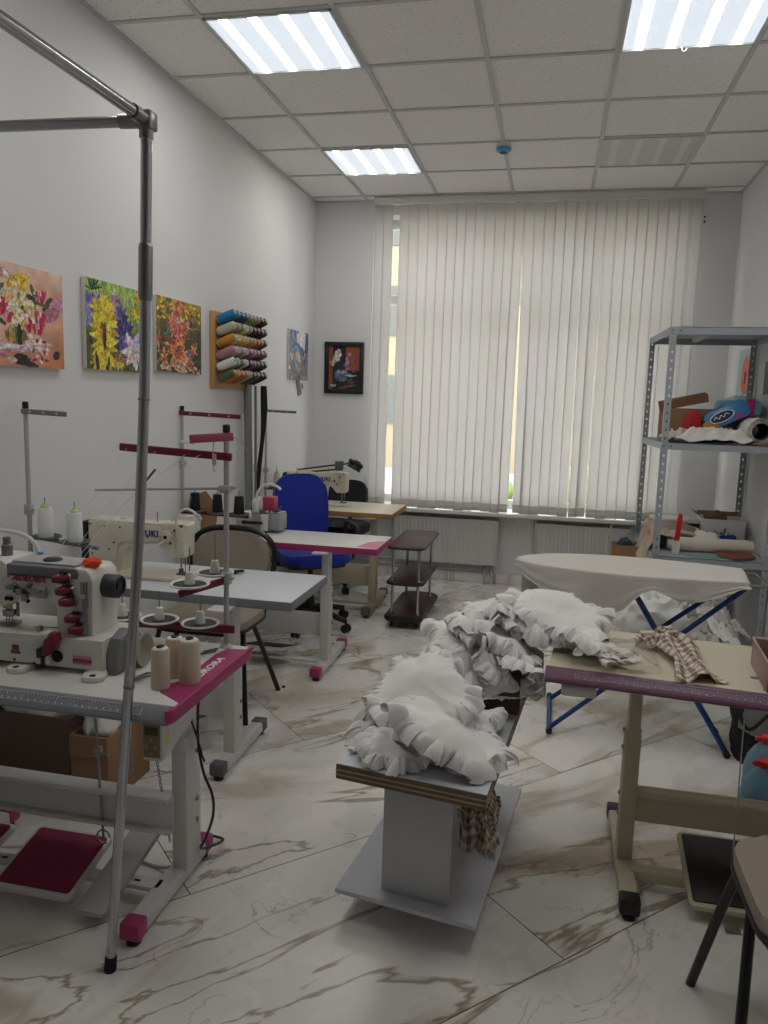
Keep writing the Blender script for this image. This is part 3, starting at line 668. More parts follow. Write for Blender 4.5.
for i, row in enumerate(PLAN):
    for j, cn in enumerate(row.split(',')):
        y, z = 4.478 + .0655 * j, 1.975 - .071 * i; x0 = XL + .03
        d = Vector((math.cos(TILT), 0, math.sin(TILT)))
        MB().cyl((x0 - .01, y, z - .004), Vector((x0, y, z)) + d * .128, .004, n=6).build('peg', WOOD_E, rk)
        lb = '%s thread cone on the wall rack, %s, %s from the near end' % (cn, ROWS[i], 'first' if j == 0 else NTH[j])
        base = Vector((x0, y, z)) + d * .012
        if cn not in protos:
            M = Matrix.Translation(base) @ Euler((0, PI / 2 - TILT, 0)).to_matrix().to_4x4()
            c = thing('thread_cone', lb, 'thread cone', base, group='thread cones on the wall rack')
            MB().lathe([(.026, .006), (.0285, .012), (.0275, .06), (.025, .108), (.022, .116), (.0, .117)], M=M, n=16).build('thread', mat('thread ' + cn, CL[cn], .7, var=.12, vscale=60), c)
            k = MB().lathe([(.024, 0), (.024, .008), (0, .008)], M=M, n=12); k.build('spool_core', GREYL, c); k = MB().lathe([(.0, .1165), (.013, .1165), (.011, .124), (.006, .125), (0, .125)], M=M, n=12); k.build('spool_tip', GREYL, c)
            protos[cn] = c
        else: dup(protos[cn], base, lb)
# ------------------------------------------------------------------ sewing tables
ZT = .74
def foot_and_leg(t, x, fy0, fy1, ly, m, capm, ztop, lw=.05, ld=.085, caplen=.055, lx=0.0):
    """floor bar with two end caps, and an upright with an inner sliding column"""
    f = MB().box(x - .027, x + .027, fy0 + caplen * .6, fy1 - caplen * .6, .022, .066, bev=.006)
    fo = f.build('foot', m, t)
    for a, b in ((fy0, fy0 + caplen), (fy1 - caplen, fy1)):
        MB().box(x - .031, x + .031, a, b, .02, .072, bev=.008).build('foot_cap', capm, fo)
        k = MB().cyl((x, (a + b) / 2, .0), (x, (a + b) / 2, .012), .02, .02, 14); k.cyl((x, (a + b) / 2, .01), (x, (a + b) / 2, .03), .008, n=8)
        k.build('levelling_pad', BLACK, fo)
    x += lx
    l = MB(); l.box(x - lw / 2, x + lw / 2, ly - ld / 2, ly + ld / 2, .06, .5, bev=.004)
    l.box(x - lw / 2 + .006, x + lw / 2 - .006, ly - ld / 2 - .004, ly + ld / 2 - .012, .46, ztop - .03, bev=.003)
    l.box(x - .04, x + .04, ly - .17, ly + .17, ztop - .042, ztop - .034)
    lo = l.build('leg', m, t)
    for z in (.2, .27, .43, .49):
        for sx in (-1, 1): MB().lathe([(.008, 0), (.008, .004), (.004, .006), (0, .006)], M=T(x + sx * lw / 2, ly + .02, z, 0, 0, sx * PI / 2), n=8).build('bolt', STEEL, lo)
def ruler_strip(t, x0, x1, y, z, m, n, M=None, edgey=None):
    r = MB(M)
    L = x1 - x0
    r.box(x0, x1, y - .0012, y + .0008, z - .012, z - .0112); r.box(x0, x1, y - .0012, y + .0008, z + .0112, z + .012)
    r.box(x0, x0 + .001, y - .0012, y + .0008, z - .012, z + .012); r.box(x1 - .001, x1, y - .0012, y + .0008, z - .012, z + .012)
    k = int(L / .01)
    for i in range(1, k):
        q = x0 + i * .01; h = .009 if i % 5 == 0 else .005
        r.box(q - .0005, q + .0005, y - .0012, y + .0008, z + .011 - h, z + .011)
        if i % 2: r.box(q - .0016, q + .0016, y - .0012, y + .0008, z - .009, z - .005)
    r.build('ruler_print', m, t)
def top_rect(t, x0, x1, y0, y1, topm, edgem, th=.035, rolled=None, M=None):
    m = MB(M)
    m.box(x0, x1, y0, y1, ZT - th, ZT, bev=.002); return m.build('tabletop', topm, t)
def edge_band(t, x0, x1, y0, y1, m, th=.036, M=None, sides='fr'):
    e = MB(M); z0, z1 = ZT - th - .0005, ZT - .0012
    if 'f' in sides: e.box(x0, x1 + .002, y0 - .003, y0 + .001, z0, z1, bev=.001)
    if 'r' in sides: e.box(x1 - .001, x1 + .003, y0 - .003, y1 + .002, z0, z1, bev=.001)
    if 'b' in sides: e.box(x0, x1 + .002, y1 - .001, y1 + .003, z0, z1, bev=.001)
    if 'l' in sides: e.box(x0 - .003, x0 + .001, y0 - .003, y1 + .002, z0, z1, bev=.001)
    e.build('edge_band', m, t)

# T1 : white table, grey rolled front edge, magenta end
t1 = thing('sewing_table', 'white table with grey rolled ruler edge and magenta end, foreground left', 'sewing table', (-1.45, 1.97, 0))
X0, X1, Y0, Y1 = -2.03, -.9, 1.735, 2.24
m = MB(); m.box(X0, X1 - .004, Y0, Y1, ZT - .035, ZT, bev=.002); m.build('tabletop', LAM_W, t1)
EDGE = [(.002, -.0005), (-.006, -.001), (-.012, -.004), (-.042, -.030), (-.049, -.038), (-.051, -.044), (-.048, -.050), (-.040, -.054), (-.012, -.055), (.002, -.05)]
EDGE = [(a * .78, c * .78) for a, c in EDGE]
p = [(Y0 + a, ZT + c) for a, c in EDGE]
MB().prism(p, X0, X1 - .010, 'x').build('rolled_edge', EDGE_G, t1)
# magenta end with a rounded front corner
e = MB(); e.prism([(X1 - .012, Y0), (X1 - .012, Y0 - .037), (X1 - .006, Y0 - .034), (X1, Y0 - .024), (X1 + .004, Y0 - .01), (X1 + .004, Y1 + .003), (X1 - .012, Y1 + .003)], ZT - .038, ZT - .0008, 'z', bev=.002); eb = e.build('end_band', MAG, t1)
pm = MB(); pm.prism([(X1 - .001, Y0 + .02), (X1 - .085, Y0 + .075), (X1 - .105, Y0 + .12), (X1 - .07, Y0 + .17), (X1 - .075, Y1 - .10), (X1 - .06, Y1 - .04), (X1 - .001, Y1 - .03)], ZT - .001, ZT + .0006, 'z'); pp = pm.build('magenta_panel', MAG, t1)
MB().text('AURORA', .052, T(X1 - .04, Y0 + .275, ZT + .0012, rad(90)) @ Matrix.Diagonal((.95, .62, 1, 1)), 0, .0003, shear=.25, bold=.002).build('logo', LINE_W, pp)
ruler_strip(t1, -1.98, -.985, 0, 0, LINE_W, 0, M=T(0, Y0 - .0216, ZT - .0128, 0, rad(-49)))
foot_and_leg(t1, -1.065, 1.765, 2.255, 2.095, STEEL_W, MAG, ZT, lw=.05, ld=.10, lx=.012)
foot_and_leg(t1, -1.80, 1.765, 2.245, 2.03, STEEL_W, MAG, ZT, lw=.05, ld=.10)
b = MB(); b.box(-1.78, -1.07, 2.035, 2.065, .19, .315, bev=.004); b.box(-1.78, -1.07, 2.0, 2.04, .30, .315, bev=.003); b.box(-1.78, -1.07, 2.015, 2.04, .19, .202, bev=.003); b.build('crossbeam', STEEL_W, t1)
b = MB(); b.box(-1.78, -1.07, 1.94, 1.985, .05, .066, bev=.003)
for q in (-1.2, -1.16, -1.62): b.box(q, q + .02, 1.958, 1.966, .0662, .0672, 1)
b.build('treadle_bar', [STEEL_W, DARK], t1)
def treadle(t, cx, cy, w, d, tilt, frame_m, pad_m, z=.085, M0=None):
    M = (M0 or Matrix.Identity(4)) @ T(cx, cy, z, 0, tilt); f = MB(M); o = rrect(-w / 2, w / 2, -d / 2, d / 2, .012)
    f.prism(o, -.012, .004, 'z', bev=.003); f.box(-w / 2 + .02, -w / 2 + .035, -.02, .02, -.035, -.01); f.box(w / 2 - .035, w / 2 - .02, -.02, .02, -.035, -.01)
    fr = f.build('treadle', frame_m, t)
    p = MB(M); p.prism(rrect(-w / 2 + .012, w / 2 - .012, -d / 2 + .016, d / 2 - .012, .008), .003, .009, 'z', bev=.002); p.build('treadle_pad', pad_m, fr); return fr
treadle(t1, -1.43, 1.955, .265, .245, rad(14), STEEL_W, MAG_PAD, .088)
f = MB(T(-1.21, 1.98, .095, rad(-4), rad(18))); f.prism(rrect(-.048, .048, -.17, .17, .014), -.012, .006, 'z', bev=.003); f.build('presser_pedal', GREYL, t1)
f = MB(T(-1.70, 1.93, .1, 0, rad(10))); f.prism(rrect(-.07, .07, -.12, .12, .012), -.012, .004, 'z', bev=.003); fr = f.build('side_pedal', STEEL_W, t1)
p = MB(T(-1.70, 1.93, .1, 0, rad(10))); p.prism(rrect(-.058, .058, -.1, .11, .008), .003, .009, 'z', bev=.002); p.build('pedal_pad', MAG_PAD, fr)
r = MB(); r.cyl((-1.305, 2.03, .14), (-1.31, 2.0, .69), .004, n=8); r.box(-1.318, -1.298, 2.005, 2.03, .42, .45, bev=.004); r.cyl((-1.303, 2.012, .43), (-1.27, 2.012, .43), .005, n=8)
r.tube(arc((-1.305, 2.03, .145), .022, 0, 300, 14), .0028, 6); r.build('treadle_rod', STEEL, t1)
r = MB(); r.cyl((-1.245, 2.1, .34), (-1.25, 2.1, .70), .0045, n=8); r.build('knee_rod', STEEL, t1)
c = MB()
for i in range(46):
    z = .70 - i * .0125; q = -1.13 + .0006 * i; yy = 1.98 + .0022 * i; a = i % 2
    c.tube([(q + (.004 if a else 0) * math.cos(k), yy + (0 if a else .004) * math.cos(k), z + .0085 * math.sin(k)) for k in [j * PI / 4 for j in range(8)]], .0013, 5, closed=True)
c.build('pedal_chain', STEEL, t1)
cb = thing('control_box', 'white motor control box with keypad hanging under the magenta-ended table', 'control box', (-1.03, 1.94, .50))
BX0, BX1, BY0, BY1 = -1.062, -1.002, 1.85, 2.035
m = MB(); m.prism([(BY0, .69), (BY1, .69), (BY1, .565), (BY0 + .03, .52), (BY0, .52)], BX0, BX1, 'x', bev=.005); m.build('housing', STEEL_W, cb)
m = MB(); m.box(BX0 + .004, BX1 - .006, BY0 - .003, BY0 + .001, .53, .63, bev=.001); k = m.build('keypad', mat('olive keypad', (128, 122, 92), .6), cb)
m = MB(); m.box(BX0 + .01, BX1 - .012, BY0 - .0045, BY0 - .002, .597, .62); m.build('display', mat('dark green display', (52, 52, 34), .3), k)
for a in range(3):
    for z in (.537, .556, .575): MB().box(BX0 + .011 + a * .013, BX0 + .020 + a * .013, BY0 - .0055, BY0 - .002, z, z + .011, bev=.0015).build('key', GREYP if (a + int(z * 1000)) % 2 else mat('ochre key', (178, 160, 96), .6), k)
m = MB(); m.box(BX0 + .003, BX1 - .004, BY0 - .0015, BY0 + .001, .648, .685); k = m.build('front_label', MAGP, cb); MB().text('AURORA', .011, T((BX0 + BX1) / 2, BY0 - .002, .667, 0, rad(90)), 0, .0002).build('logo', LINE_W, k)
m = MB(); m.box(BX1 - .0005, BX1 + .001, BY0 + .05, BY0 + .165, .612, .622, M=Matrix.Identity(4)); m.build('side_label', MAGP, cb)
m = MB(); m.box(BX1 - .0005, BX1 + .001, BY0 + .02, BY0 + .04, .56, .60); m.build('warning_label', mat('pale yellow print', (216, 200, 140), .6), cb)
c = MB(); c.tube(smoothpath([(-1.005, 2.1, .68), (-1.015, 2.1, .576), (-1.015, 2.1, .47), (-1.008, 2.1, .415), (-.995, 2.1, .36), (-.968, 2.1, .296), (-.966, 2.1, .229), (-.99, 2.1, .15), (-1.02, 2.13, .09), (-1.02, 2.30, .02), (-1.1, 2.33, .012)], 8), .0045, 7)
tag(c.build('power_cable', BLACK), 'black power cable looping beside the leg of the magenta-ended table', 'cable')
c = MB(); c.tube(smoothpath([(-1.02, 2.06, .56), (-1.012, 2.09, .48), (-1.004, 2.1, .43), (-.998, 2.108, .40)], 6), .0035, 6)
tag(c.build('motor_cable', BLACK), 'thin black cable hanging from the control box', 'cable')
c = MB(); c.tube(smoothpath([(-1.1, 2.15, .22), (-1.085, 2.12, .13), (-1.09, 2.10, .05), (-1.16, 2.12, .008), (-1.26, 2.14, .008)], 8), .005, 7)
tag(c.build('floor_cable', GREYL), 'pale cable curling on the floor beside the grey pedal', 'cable')

# T2 : white table with grey edges (back of its machine faces us)
t2 = thing('sewing_table', 'white table with plain grey edges behind the foreground table', 'sewing table', (-1.5, 3.03, 0))
top_rect(t2, -2.03, -.955, 2.79, 3.28, LAM_BL, None); edge_band(t2, -2.03, -.955, 2.79, 3.28, EDGE_G)
foot_and_leg(t2, -1.23, 2.70, 3.20, 2.87, STEEL_W, STEEL_D, ZT); foot_and_leg(t2, -1.85, 2.70, 3.20, 2.97, STEEL_W, STEEL_D, ZT)
b = MB(); b.box(-1.85, -1.245, 2.88, 2.905, .19, .32, bev=.004); b.build('crossbeam', STEEL_W, t2)
treadle(t2, -1.6, 3.05, .27, .26, rad(-14), STEEL_W, BLACK)
# T3 : white table with magenta edges
t3 = thing('sewing_table', 'white table with magenta edges carrying the overlock machine', 'sewing table', (-1.4, 4.15, 0))
top_rect(t3, -2.03, -.88, 3.965, 4.37, LAM_W, None); edge_band(t3, -2.03, -.88, 3.965, 4.37, MAG)
MB().prism([(-.883, 3.985), (-1.0, 3.985), (-.97, 4.14), (-.915, 4.2), (-.883, 4.2)], ZT - .001, ZT + .0006).build('pink_corner', mat('pink print', (206, 112, 148), .4), t3)
foot_and_leg(t3, -1.185, 3.87, 4.46, 4.08, STEEL_W, MAG, ZT); foot_and_leg(t3, -1.9, 3.87, 4.46, 4.16, STEEL_W, MAG, ZT)
b = MB(); b.box(-1.9, -1.2, 4.09, 4.12, .19, .32, bev=.004); b.box(-1.9, -1.18, 4.05, 4.1, .04, .055, bev=.003); b.build('crossbeam', STEEL_W, t3)
treadle(t3, -1.55, 4.14, .26, .25, rad(-14), STEEL_W, BLACK)
# T4 : wood-edged table by the window
t4 = thing('sewing_table', 'cream table with brown wood edges farthest back near the window', 'sewing table', (-1.5, 5.5, 0))
top_rect(t4, -2.03, -1.06, 5.24, 5.78, LAM_CR, None); edge_band(t4, -2.03, -1.06, 5.24, 5.78, WOOD_E)
MB().box(-1.4, -1.18, 5.42, 5.6, ZT - .055, ZT - .036, bev=.004).build('underside_bracket', STEEL_D, t4)
foot_and_leg(t4, -1.215, 5.15, 5.80, 5.38, STEEL_C, STEEL_D, ZT); foot_and_leg(t4, -1.9, 5.15, 5.80, 5.46, STEEL_C, STEEL_D, ZT)
b = MB(); b.box(-1.9, -1.23, 5.39, 5.42, .18, .33, bev=.004); b.box(-1.9, -1.225, 5.36, 5.41, .04, .06, bev=.003); b.build('crossbeam', STEEL_C, t4)
# T5 : cream table with purple ruler edge, right
A5 = rad(-5.5); M5 = T(.03, 2.345, 0, A5)
t5 = thing('sewing_table', 'cream table with purple ruler edge on the right', 'sewing table', (.5, 2.5, 0))
W5 = 1.12; D5 = .47
m = MB(M5); m.box(0, W5, 0, D5, ZT - .035, ZT, bev=.002)
m.build('tabletop', LAM_CR, t5)
p = [(a, ZT + c) for a, c in EDGE]
MB(M5).prism(p, -.004, W5, 'x').build('rolled_edge', EDGE_P, t5)
ruler_strip(t5, .085, 1.09, 0, 0, LINE_G, 0, M=M5 @ T(0, -.0216, ZT - .0128, 0, rad(-49)))
b = MB(M5)
for q, yy in ((.36, .40), (.60, .13), (.62, .03)): b.lathe([(.012, ZT), (.012, ZT + .0012), (.009, ZT + .0014), (0, ZT + .0014)], (q, yy, 0), 14)
b.build('plug', GREYP, t5)
foot_and_leg(t5, .315, 2.235, 2.835, 2.5, STEEL_C, BLACK, ZT, lw=.048, ld=.07); foot_and_leg(t5, .98, 2.18, 2.78, 2.45, STEEL_C, BLACK, ZT, lw=.048, ld=.07)
b = MB(); b.box(.33, .97, 2.49, 2.52, .19, .305, bev=.004); b.box(.33, .97, 2.46, 2.5, .29, .305, bev=.003); b.box(.33, .97, 2.40, 2.45, .035, .07, bev=.004); b.build('crossbeam', STEEL_C, t5)
treadle(t5, .64, 2.43, .3, .3, rad(14), STEEL_C, BLACK, .09)
b = MB(); b.lathe([(.012, 0), (.022, .001), (.024, .006), (.024, .10), (.022, .104), (.012, .105)], M=T(.075, 2.345, ZT - .066, 0, 0, PI / 2), n=20); 
tag(b.build('paper_roll', PAPER), 'short white roll tucked under the left end of the purple-edged table', 'roll')
b = MB(); b.cyl((.585, 2.27, .685), (.60, 2.30, .20), .0022, n=6); tag(b.build('thin_wire', STEEL), 'thin vertical wire hanging under the purple-edged table', 'wire')
# ------------------------------------------------------------------ coverstitch machine on T1
ms = thing('sewing_machine', 'white multi-needle machine with dark red tension knobs, foreground left', 'sewing machine', (-1.42, 1.95, ZT))
m = MB(); m.prism([(-1.78, .752), (-1.192, .752), (-1.192, .842), (-1.345, .842), (-1.36, .835), (-1.78, .835)], 1.872, 2.06, 'y', bev=.006)
m.build('bed', WHITE_M, ms)
m = MB(); m.prism([(-1.78, .76), (-1.355, .76), (-1.352, .838), (-1.36, .852), (-1.385, .852), (-1.388, .842), (-1.78, .842)], 1.855, 1.90, 'y', bev=.005); k = m.build('front_cover', WHITE_M, ms)
m = MB(); m.box(-1.467, -1.447, 1.853, 1.856, .797, .812); m.box(-1.472, -1.442, 1.853, 1.856, .786, .795); m.build('magenta_mark', mat('dull magenta print', (116, 52, 96), .5), k)
m = MB(); [m.lathe([(.0045, 0), (.0035, .003), (0, .003)], M=T(q, 1.856, z, 0, PI / 2), n=8) for q, z in ((-1.462, .768), (-1.398, .764), (-1.36, .80))]; m.build('screw', DARK, k)
m = MB(); m.box(-1.285, -1.228, 1.869, 1.8725, .788, .793, 0); m.box(-1.285, -1.228, 1.869, 1.8725, .774, .784, 1); m.box(-1.285, -1.228, 1.869, 1.8725, .768, .771, 0); m.build('type_plate', [mat('pale pink print', (196, 140, 164), .5), MAGP], ms)
m = MB(); m.lathe([(.017, 0), (.017, .004), (.012, .005), (0, .004)], M=T(-1.335, 1.872, .785, 0, PI / 2), n=16); m.build('oil_window', DARK, ms)
for q, r in ((-1.44, 0), (-1.20, .3)):
    m = MB(T(q, 1.835, ZT, r)); m.prism([(.03 * math.cos(rad(a)) * 1.05, .022 * math.sin(rad(a)) - (0 if math.sin(rad(a)) < 0 else -.03)) for a in range(0, 360, 20)], 0, .016, 'z', bev=.004)
    m.lathe([(.009, .0155), (.009, .017), (0, .017)], (0, -.004, 0), 12, 1); m.build('hinge_foot', [WHITE_M, DARK], ms)
m = MB(); m.prism([(-1.36, .83), (-1.244, .83), (-1.24, 1.0), (-1.246, 1.02), (-1.262, 1.034), (-1.295, 1.036), (-1.36, 1.02)], 1.905, 2.04, 'y', bev=.008); m.build('column', WHITE_M, ms)
m = MB(); m.box(-1.272, -1.257, 1.898, 1.907, .86, .95, bev=.003); m.box(-1.282, -1.258, 1.895, 1.91, .845, .90, bev=.004); m.build('thread_cover', STEEL, ms)
m = MB(); m.prism([(-1.70, .985), (-1.62, .905), (-1.528, .902), (-1.505, .925), (-1.46, .945), (-1.40, .95), (-1.375, .94), (-1.36, .91), (-1.35, .91), (-1.35, 1.0), (-1.70, 1.0)], 1.91, 2.03, 'y', bev=.007); m.build('arm', WHITE_M, ms)
m = MB(); m.prism([(-1.515, 1.004), (-1.285, 1.004), (-1.28, 1.02), (-1.29, 1.034), (-1.515, 1.034)], 1.902, 2.035, 'y', bev=.006); tc = m.build('top_cover', GREYM, ms)
m = MB(); m.box(-1.52, -1.31, 1.93, 2.03, 1.033, 1.039, bev=.003); m.lathe([(.027, 1.035), (.027, 1.042), (.02, 1.046), (0, 1.046)], (-1.41, 1.97, 0), 20, 1); m.build('top_plate', [GREYL, BLACK], tc)
m = MB(); m.prism([(-1.70, .99), (-1.512, .99), (-1.512, 1.032), (-1.53, 1.045), (-1.70, 1.045)], 1.9, 2.04, 'y', bev=.008); m.build('head_cover', WHITE_M, ms)
m = MB(); m.lathe([(.016, 1.043), (.016, 1.075), (.011, 1.078), (.011, 1.10), (0, 1.10)], (-1.555, 1.96, 0), 12); m.build('thread_post', GREYP, ms)
MB().text('AURORA', .024, T(-1.448, 1.9085, .993, 0, PI / 2), 0, .0008, shear=.3, space=1.15, bold=.0012).build('logo', MAGP, ms)
# needle bar, presser foot, thread guides
m = MB()
for q in (-1.562, -1.552, -1.542): m.cyl((q, 1.955, .90), (q, 1.955, .842), .0015, n=6)
m.cyl((-1.552, 1.955, .915), (-1.552, 1.955, .875), .007, n=10); m.cyl((-1.53, 1.965, .93), (-1.53, 1.965, .86), .005, n=10); m.box(-1.575, -1.52, 1.93, 1.97, .838, .848, bev=.002); m.box(-1.565, -1.535, 1.94, 1.965, .862, .882, 0, bev=.003)
m.build('needle_bar', STEEL, ms)
m = MB(); m.box(-1.568, -1.545, 1.945, 1.952, .885, .912, bev=.003); m.lathe([(.008, 0), (.006, .01), (0, .01)], M=T(-1.535, 1.935, .90, 0, PI / 2), n=10); m.build('needle_clamp', BRASS, ms)
m = MB()
for (q, z, w, h) in ((-1.50, .965, .03, .012), (-1.47, .955, .022, .018), (-1.455, .94, .016, .022), (-1.42, .962, .04, .008), (-1.44, .975, .012, .012)): m.box(q - w / 2, q + w / 2, 1.893, 1.909, z - h / 2, z + h / 2, 0, bev=.002)
for (q, z) in ((-1.49, .955), (-1.462, .945), (-1.45, .928), (-1.52, .93), (-1.505, .93)): m.lathe([(.006, 0), (.006, .006), (.003, .008), (0, .008)], M=T(q, 1.908, z, 0, PI / 2), n=10, mi=1)
m.tube([(-1.50, 1.89, .968), (-1.48, 1.885, .985), (-1.45, 1.888, .972), (-1.41, 1.89, .968)], .0016, 6)
m.build('thread_guide', [STEEL, DARK], ms)
m = MB(); m.prism([(-1.435, .94), (-1.392, .94), (-1.388, .972), (-1.435, .975)], 1.9, 1.91, 'y', bev=.003); m.build('guide_plate', GREYL, ms)
for (q, z) in ((-1.333, 1.005), (-1.324, .970), (-1.314, .939), (-1.297, .892), (-1.287, .859)):
    M = T(q + .012, 1.905, z + .002, rad(-28), PI / 2, 0) @ Euler((0, rad(-10), 0)).to_matrix().to_4x4()
    m = MB(M); m.lathe([(.0, -.002), (.013, -.002), (.0145, .004), (.0145, .022), (.011, .034), (.009, .04), (0, .041)], n=18)
    for a in range(0, 360, 30): m.box(.0138, .0152, -.0015, .0015, .005, .021, M=Euler((0, 0, rad(a))).to_matrix().to_4x4())
    k = m.build('tension_knob', RED_D, ms)
    m = MB(M); m.lathe([(.018, -.006), (.018, -.003), (0, -.003)], n=18); m.lathe([(.016, -.0025), (.016, -.001), (0, -.001)], n=18); m.build('tension_disc', STEEL, k)
    m = MB(); m.tube([(q - .006, 1.9, z + .016), (q + .008, 1.885, z + .024), (q + .022, 1.89, z + .02)], .0018, 6); m.ball((q + .016, 1.893, z + .02), .005, 8); m.build('guide_pin', DARK, k)
m = MB(); m.prism([(-1.362, .80), (-1.35, .792), (-1.322, .815), (-1.312, .838), (-1.318, .86), (-1.335, .862), (-1.345, .845)], 1.83, 1.868, 'y', bev=.008); k = m.build('fold_lever', RED_D, ms)
m = MB(); m.box(-1.38, -1.357, 1.835, 1.86, .785, .815, bev=.006); m.box(-1.371, -1.366, 1.845, 1.855, .752, .79); m.build('lever_tip', BLACK, k)
m = MB(); m.cyl((-1.252, 1.895, .93), (-1.252, 1.895, 1.0), .004, n=8); m.box(-1.272, -1.262, 1.893, 1.9, .965, 1.0); m.build('rod_guide', STEEL, ms)
m = MB(); m.cyl((-1.42, 1.89, .858), (-1.36, 1.91, .855), .002, n=6); m.box(-1.41, -1.398, 1.885, 1.9, .848, .862); m.build('edge_guide', STEEL, ms)
m = MB(); M = T(-1.215, 1.975, .975, 0, 0, PI / 2)
m.lathe([(.012, -.035), (.030, -.034), (.0345, -.028), (.0345, .014), (.031, .02), (.026, .02), (.024, .012), (.011, .011), (.011, .018), (0, .018)], M=M, n=28); m.build('handwheel', mat('charcoal handwheel', (52, 53, 56), .45), ms)
m = MB(); m.prism([(-1.18, 1.945), (-1.10, 1.975), (-1.10, 2.10), (-1.18, 2.13)], .7, .74, 'z')
bg = MB(); bg.prism([(1.885, .742), (2.04, .742), (2.04, .80), (2.01, .84), (1.96, .858), (1.91, .84), (1.885, .80)], -1.197, -1.155, 'x', bev=.012); bg.build('belt_guard', GREYP, ms)
bg = MB(); bg.lathe([(.024, -.012), (.028, 0), (.046, .035), (.049, .04), (.044, .04), (.024, .012), (0, .012)], M=T(-1.165, 1.985, .79, 0, 0, PI / 2), n=26); bg.build('guard_cone', mat('putty plastic', (170, 164, 150), .5), ms)
# gooseneck lamp of this machine
gl = thing('machine_lamp', 'white gooseneck lamp with blue collar at the far left edge', 'lamp', (-1.505, 2.06, ZT))
m = MB(); m.tube(smoothpath([(-1.495, 2.03, .99), (-1.502, 2.03, 1.05), (-1.525, 2.025, 1.085), (-1.57, 2.02, 1.102), (-1.63, 2.01, 1.105), (-1.69, 2.0, 1.08)], 7), .0065, 8); m.build('gooseneck', WHITE_P, gl)
m = MB(); m.cyl((-1.495, 2.03, .985), (-1.495, 2.03, 1.046), .009, n=12); m.build('collar', mat('light blue plastic', (70, 150, 206), .4), gl)
m = MB(); m.tube([(-1.69, 2.0, 1.08), (-1.70, 1.995, 1.06), (-1.71, 1.99, 1.02)], [.008, .014, .018], 12); m.build('lamp_head', WHITE_P, gl)
m = MB()
def crump(c, r, sc, amp, fr, seed, n=28):
    def f(u, v):
        a, b = 2 * PI * u, PI * v; d = Vector((math.sin(b) * math.cos(a), math.sin(b) * math.sin(a), math.cos(b)))
        q = 1 + amp * fx(d.x * fr + seed, d.y * fr, d.z * fr, 4); return Vector(c) + Vector((d.x * sc[0], d.y * sc[1], d.z * sc[2])) * r * q
    return f
m.grid(crump((-1.27, 1.95, 1.046), .026, (1, 1, .55), .35, 2.2, 3), 24, 12, cu=True); tag(m.build('orange_cloth', ORANGE), 'orange cloth scrap lying on top of the foreground machine', 'cloth')

